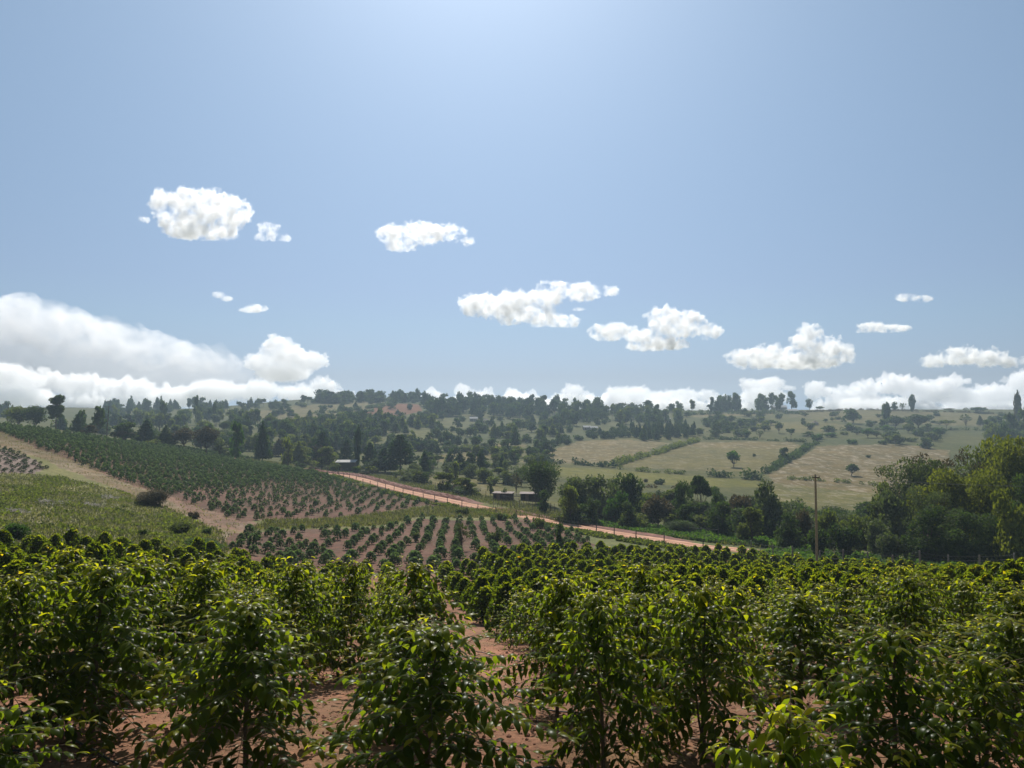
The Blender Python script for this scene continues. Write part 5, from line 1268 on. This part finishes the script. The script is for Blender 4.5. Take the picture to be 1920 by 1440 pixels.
C_ = [
 ('largest high cloud at the upper left, heart-shaped top', 3000, [(310,385,38,32),(370,390,55,42),(430,398,50,36),(355,425,60,30),(410,430,45,26),(268,410,14,7)], 448),
 ('small cloud just right of the largest high one', 3000, [(505,430,24,15),(525,447,24,10),(492,445,16,10)], 452),
 ('ragged elongated cloud in the upper middle of the sky', 3000, [(740,440,40,22),(790,438,50,24),(845,436,38,18),(752,462,34,14),(878,452,16,10)], 470),
 ('long cloud right of the centre with torn upper edge', 3200, [(905,572,52,24),(965,578,56,34),(1015,580,40,40),(1030,545,24,22),(1060,605,32,18)], 612),
 ('cloud trailing right from the top of the long one', 3200, [(1045,538,28,14),(1090,548,42,20),(1140,545,26,12),(1085,610,14,16)], 570),
 ('small puff between the long cloud and the tall white one', 3300, [(1125,622,26,16),(1155,620,30,18),(1140,630,38,12)], 640),
 ('tall white cloud with a flat base right of the small puff', 3400, [(1215,635,46,20),(1250,605,40,34),(1290,608,42,30),(1330,622,28,18),(1240,645,60,14),(1200,650,32,10)], 658),
 ('two-humped cloud in the right half with grey base', 3600, [(1410,672,52,22),(1450,668,50,24),(1520,645,40,38),(1560,660,42,28),(1500,680,90,14),(1590,672,18,12)], 692),
 ('flat thin cloud above the two-humped one', 3300, [(1635,612,30,9),(1670,616,44,8),(1625,620,20,6)], 624),
 ('thin wisp highest at the right', 3000, [(1700,558,26,9),(1730,560,22,7)], 568),
 ('long low cloud near the right edge', 3800, [(1750,678,34,14),(1800,668,46,20),(1850,672,48,18),(1895,678,26,12)], 690),
 ('small wisp left of the centre high in the sky', 3000, [(410,553,16,7),(425,560,14,6)], 566),
 ('thin flat wisp beside the large pale bank', 3000, [(480,578,26,9),(468,582,24,6)], 586),
]
for i, (lab, D, bl, fl) in enumerate(C_): cloud(lab, D, bl, M_CL, 10 + i, flat=fl, vox=1/70.)
FC = [
 ('towering cloud with a rounded top left of the hill', 7000, [(520,650,30,24),(540,672,44,30),(580,678,34,22),(490,680,36,20),(530,700,60,18)], None),
 ('bright cloud behind the hilltop grove', 7500, [(610,725,30,16),(560,738,50,18),(480,735,50,20),(400,735,60,22),(630,745,40,14)], None),
 ('low cloud bank over the left skyline', 7500, [(330,745,70,24),(240,735,60,26),(160,725,50,26),(100,715,40,22),(200,760,120,20)], None),
 ('cloud rising at the left edge above the wood', 7000, [(10,705,50,26),(50,715,36,22),(-40,700,60,30),(20,745,90,24)], None),
 ('low bank with twin heads right of the hilltop', 8000, [(870,738,20,15),(912,744,24,14),(880,758,60,14),(1000,760,90,12),(830,760,30,10)], None),
 ('small head of cloud over the central ridge', 8000, [(1075,735,24,16),(1060,748,30,12),(1100,752,40,12)], None),
 ('long lumpy bank right of centre on the skyline', 8000, [(1155,735,22,14),(1190,742,34,18),(1240,748,40,16),(1285,742,28,16),(1325,742,24,14),(1240,765,110,16)], None),
 ('bright cloud behind the skyline farm trees', 8000, [(1410,722,26,14),(1445,718,30,12),(1430,745,50,22),(1480,728,14,6),(1400,765,60,12)], None),
 ('pile of cloud right of the skyline farm', 8000, [(1530,732,26,20),(1580,742,36,20),(1620,730,34,20),(1680,722,46,22),(1740,735,50,24),(1780,716,36,14),(1640,765,130,22)], None),
 ('thin continuous low band of cloud hugging the central skyline', 9000, [(860,756,70,11),(960,757,80,10),(1060,757,80,12),(1160,758,80,11),(1260,758,80,12),(1350,758,60,12)], None),
 ('cloud mass filling the right end of the skyline', 8000, [(1800,745,50,22),(1860,742,50,24),(1915,720,28,26),(1950,735,50,40),(1850,770,110,18)], None),
]
for i, (lab, D, bl, fl) in enumerate(FC):
    o = cloud(lab, D, bl, M_CLF, 40 + i, vox=1/110., small=26); o['group'] = 'far cumulus banks on the skyline'
M_BANKC = cloud_mat('bank_cloud', .0019, (1,1,1), .5, .0038)
for lab, D, bl, mt in [('huge smooth pale cloud bank sloping down from the left edge', 9000, [(-20,640,90,90),(80,625,110,66),(180,650,110,62),(280,668,100,52),(370,685,80,38),(430,690,50,30),(-80,660,100,100),(120,690,200,60),(300,705,200,40)], M_VEIL),
    ('bright upper layer of the pale bank at the left edge', 8800, [(-40,600,110,58),(50,605,100,54),(130,625,100,48),(210,642,100,42),(290,660,90,38),(360,674,70,30),(425,684,40,22)], M_BANKC)]:
    o = cloud(lab, D, bl, mt, 70, vox=1/70., small=8, lump=.6); o['group'] = 'pale high bank'

# ---------------------------------------------------------------- the air
hz_m = bpy.data.materials.new('haze'); hz_m.use_nodes = True; t = hz_m.node_tree; t.nodes.clear()
o_ = t.nodes.new('ShaderNodeOutputMaterial'); v_ = t.nodes.new('ShaderNodeVolumePrincipled')
v_.inputs['Color'].default_value = (.66, .84, 1.0, 1); v_.inputs['Density'].default_value = .00025; v_.inputs['Anisotropy'].default_value = .15
t.links.new(v_.outputs[0], o_.inputs['Volume']); hz_m.cycles.homogeneous_volume = True
m = MB(); m.box((0, 700, -20), (2400, 1600, 150)); hz = m.build('haze', hz_m); tag(hz, kind='stuff')
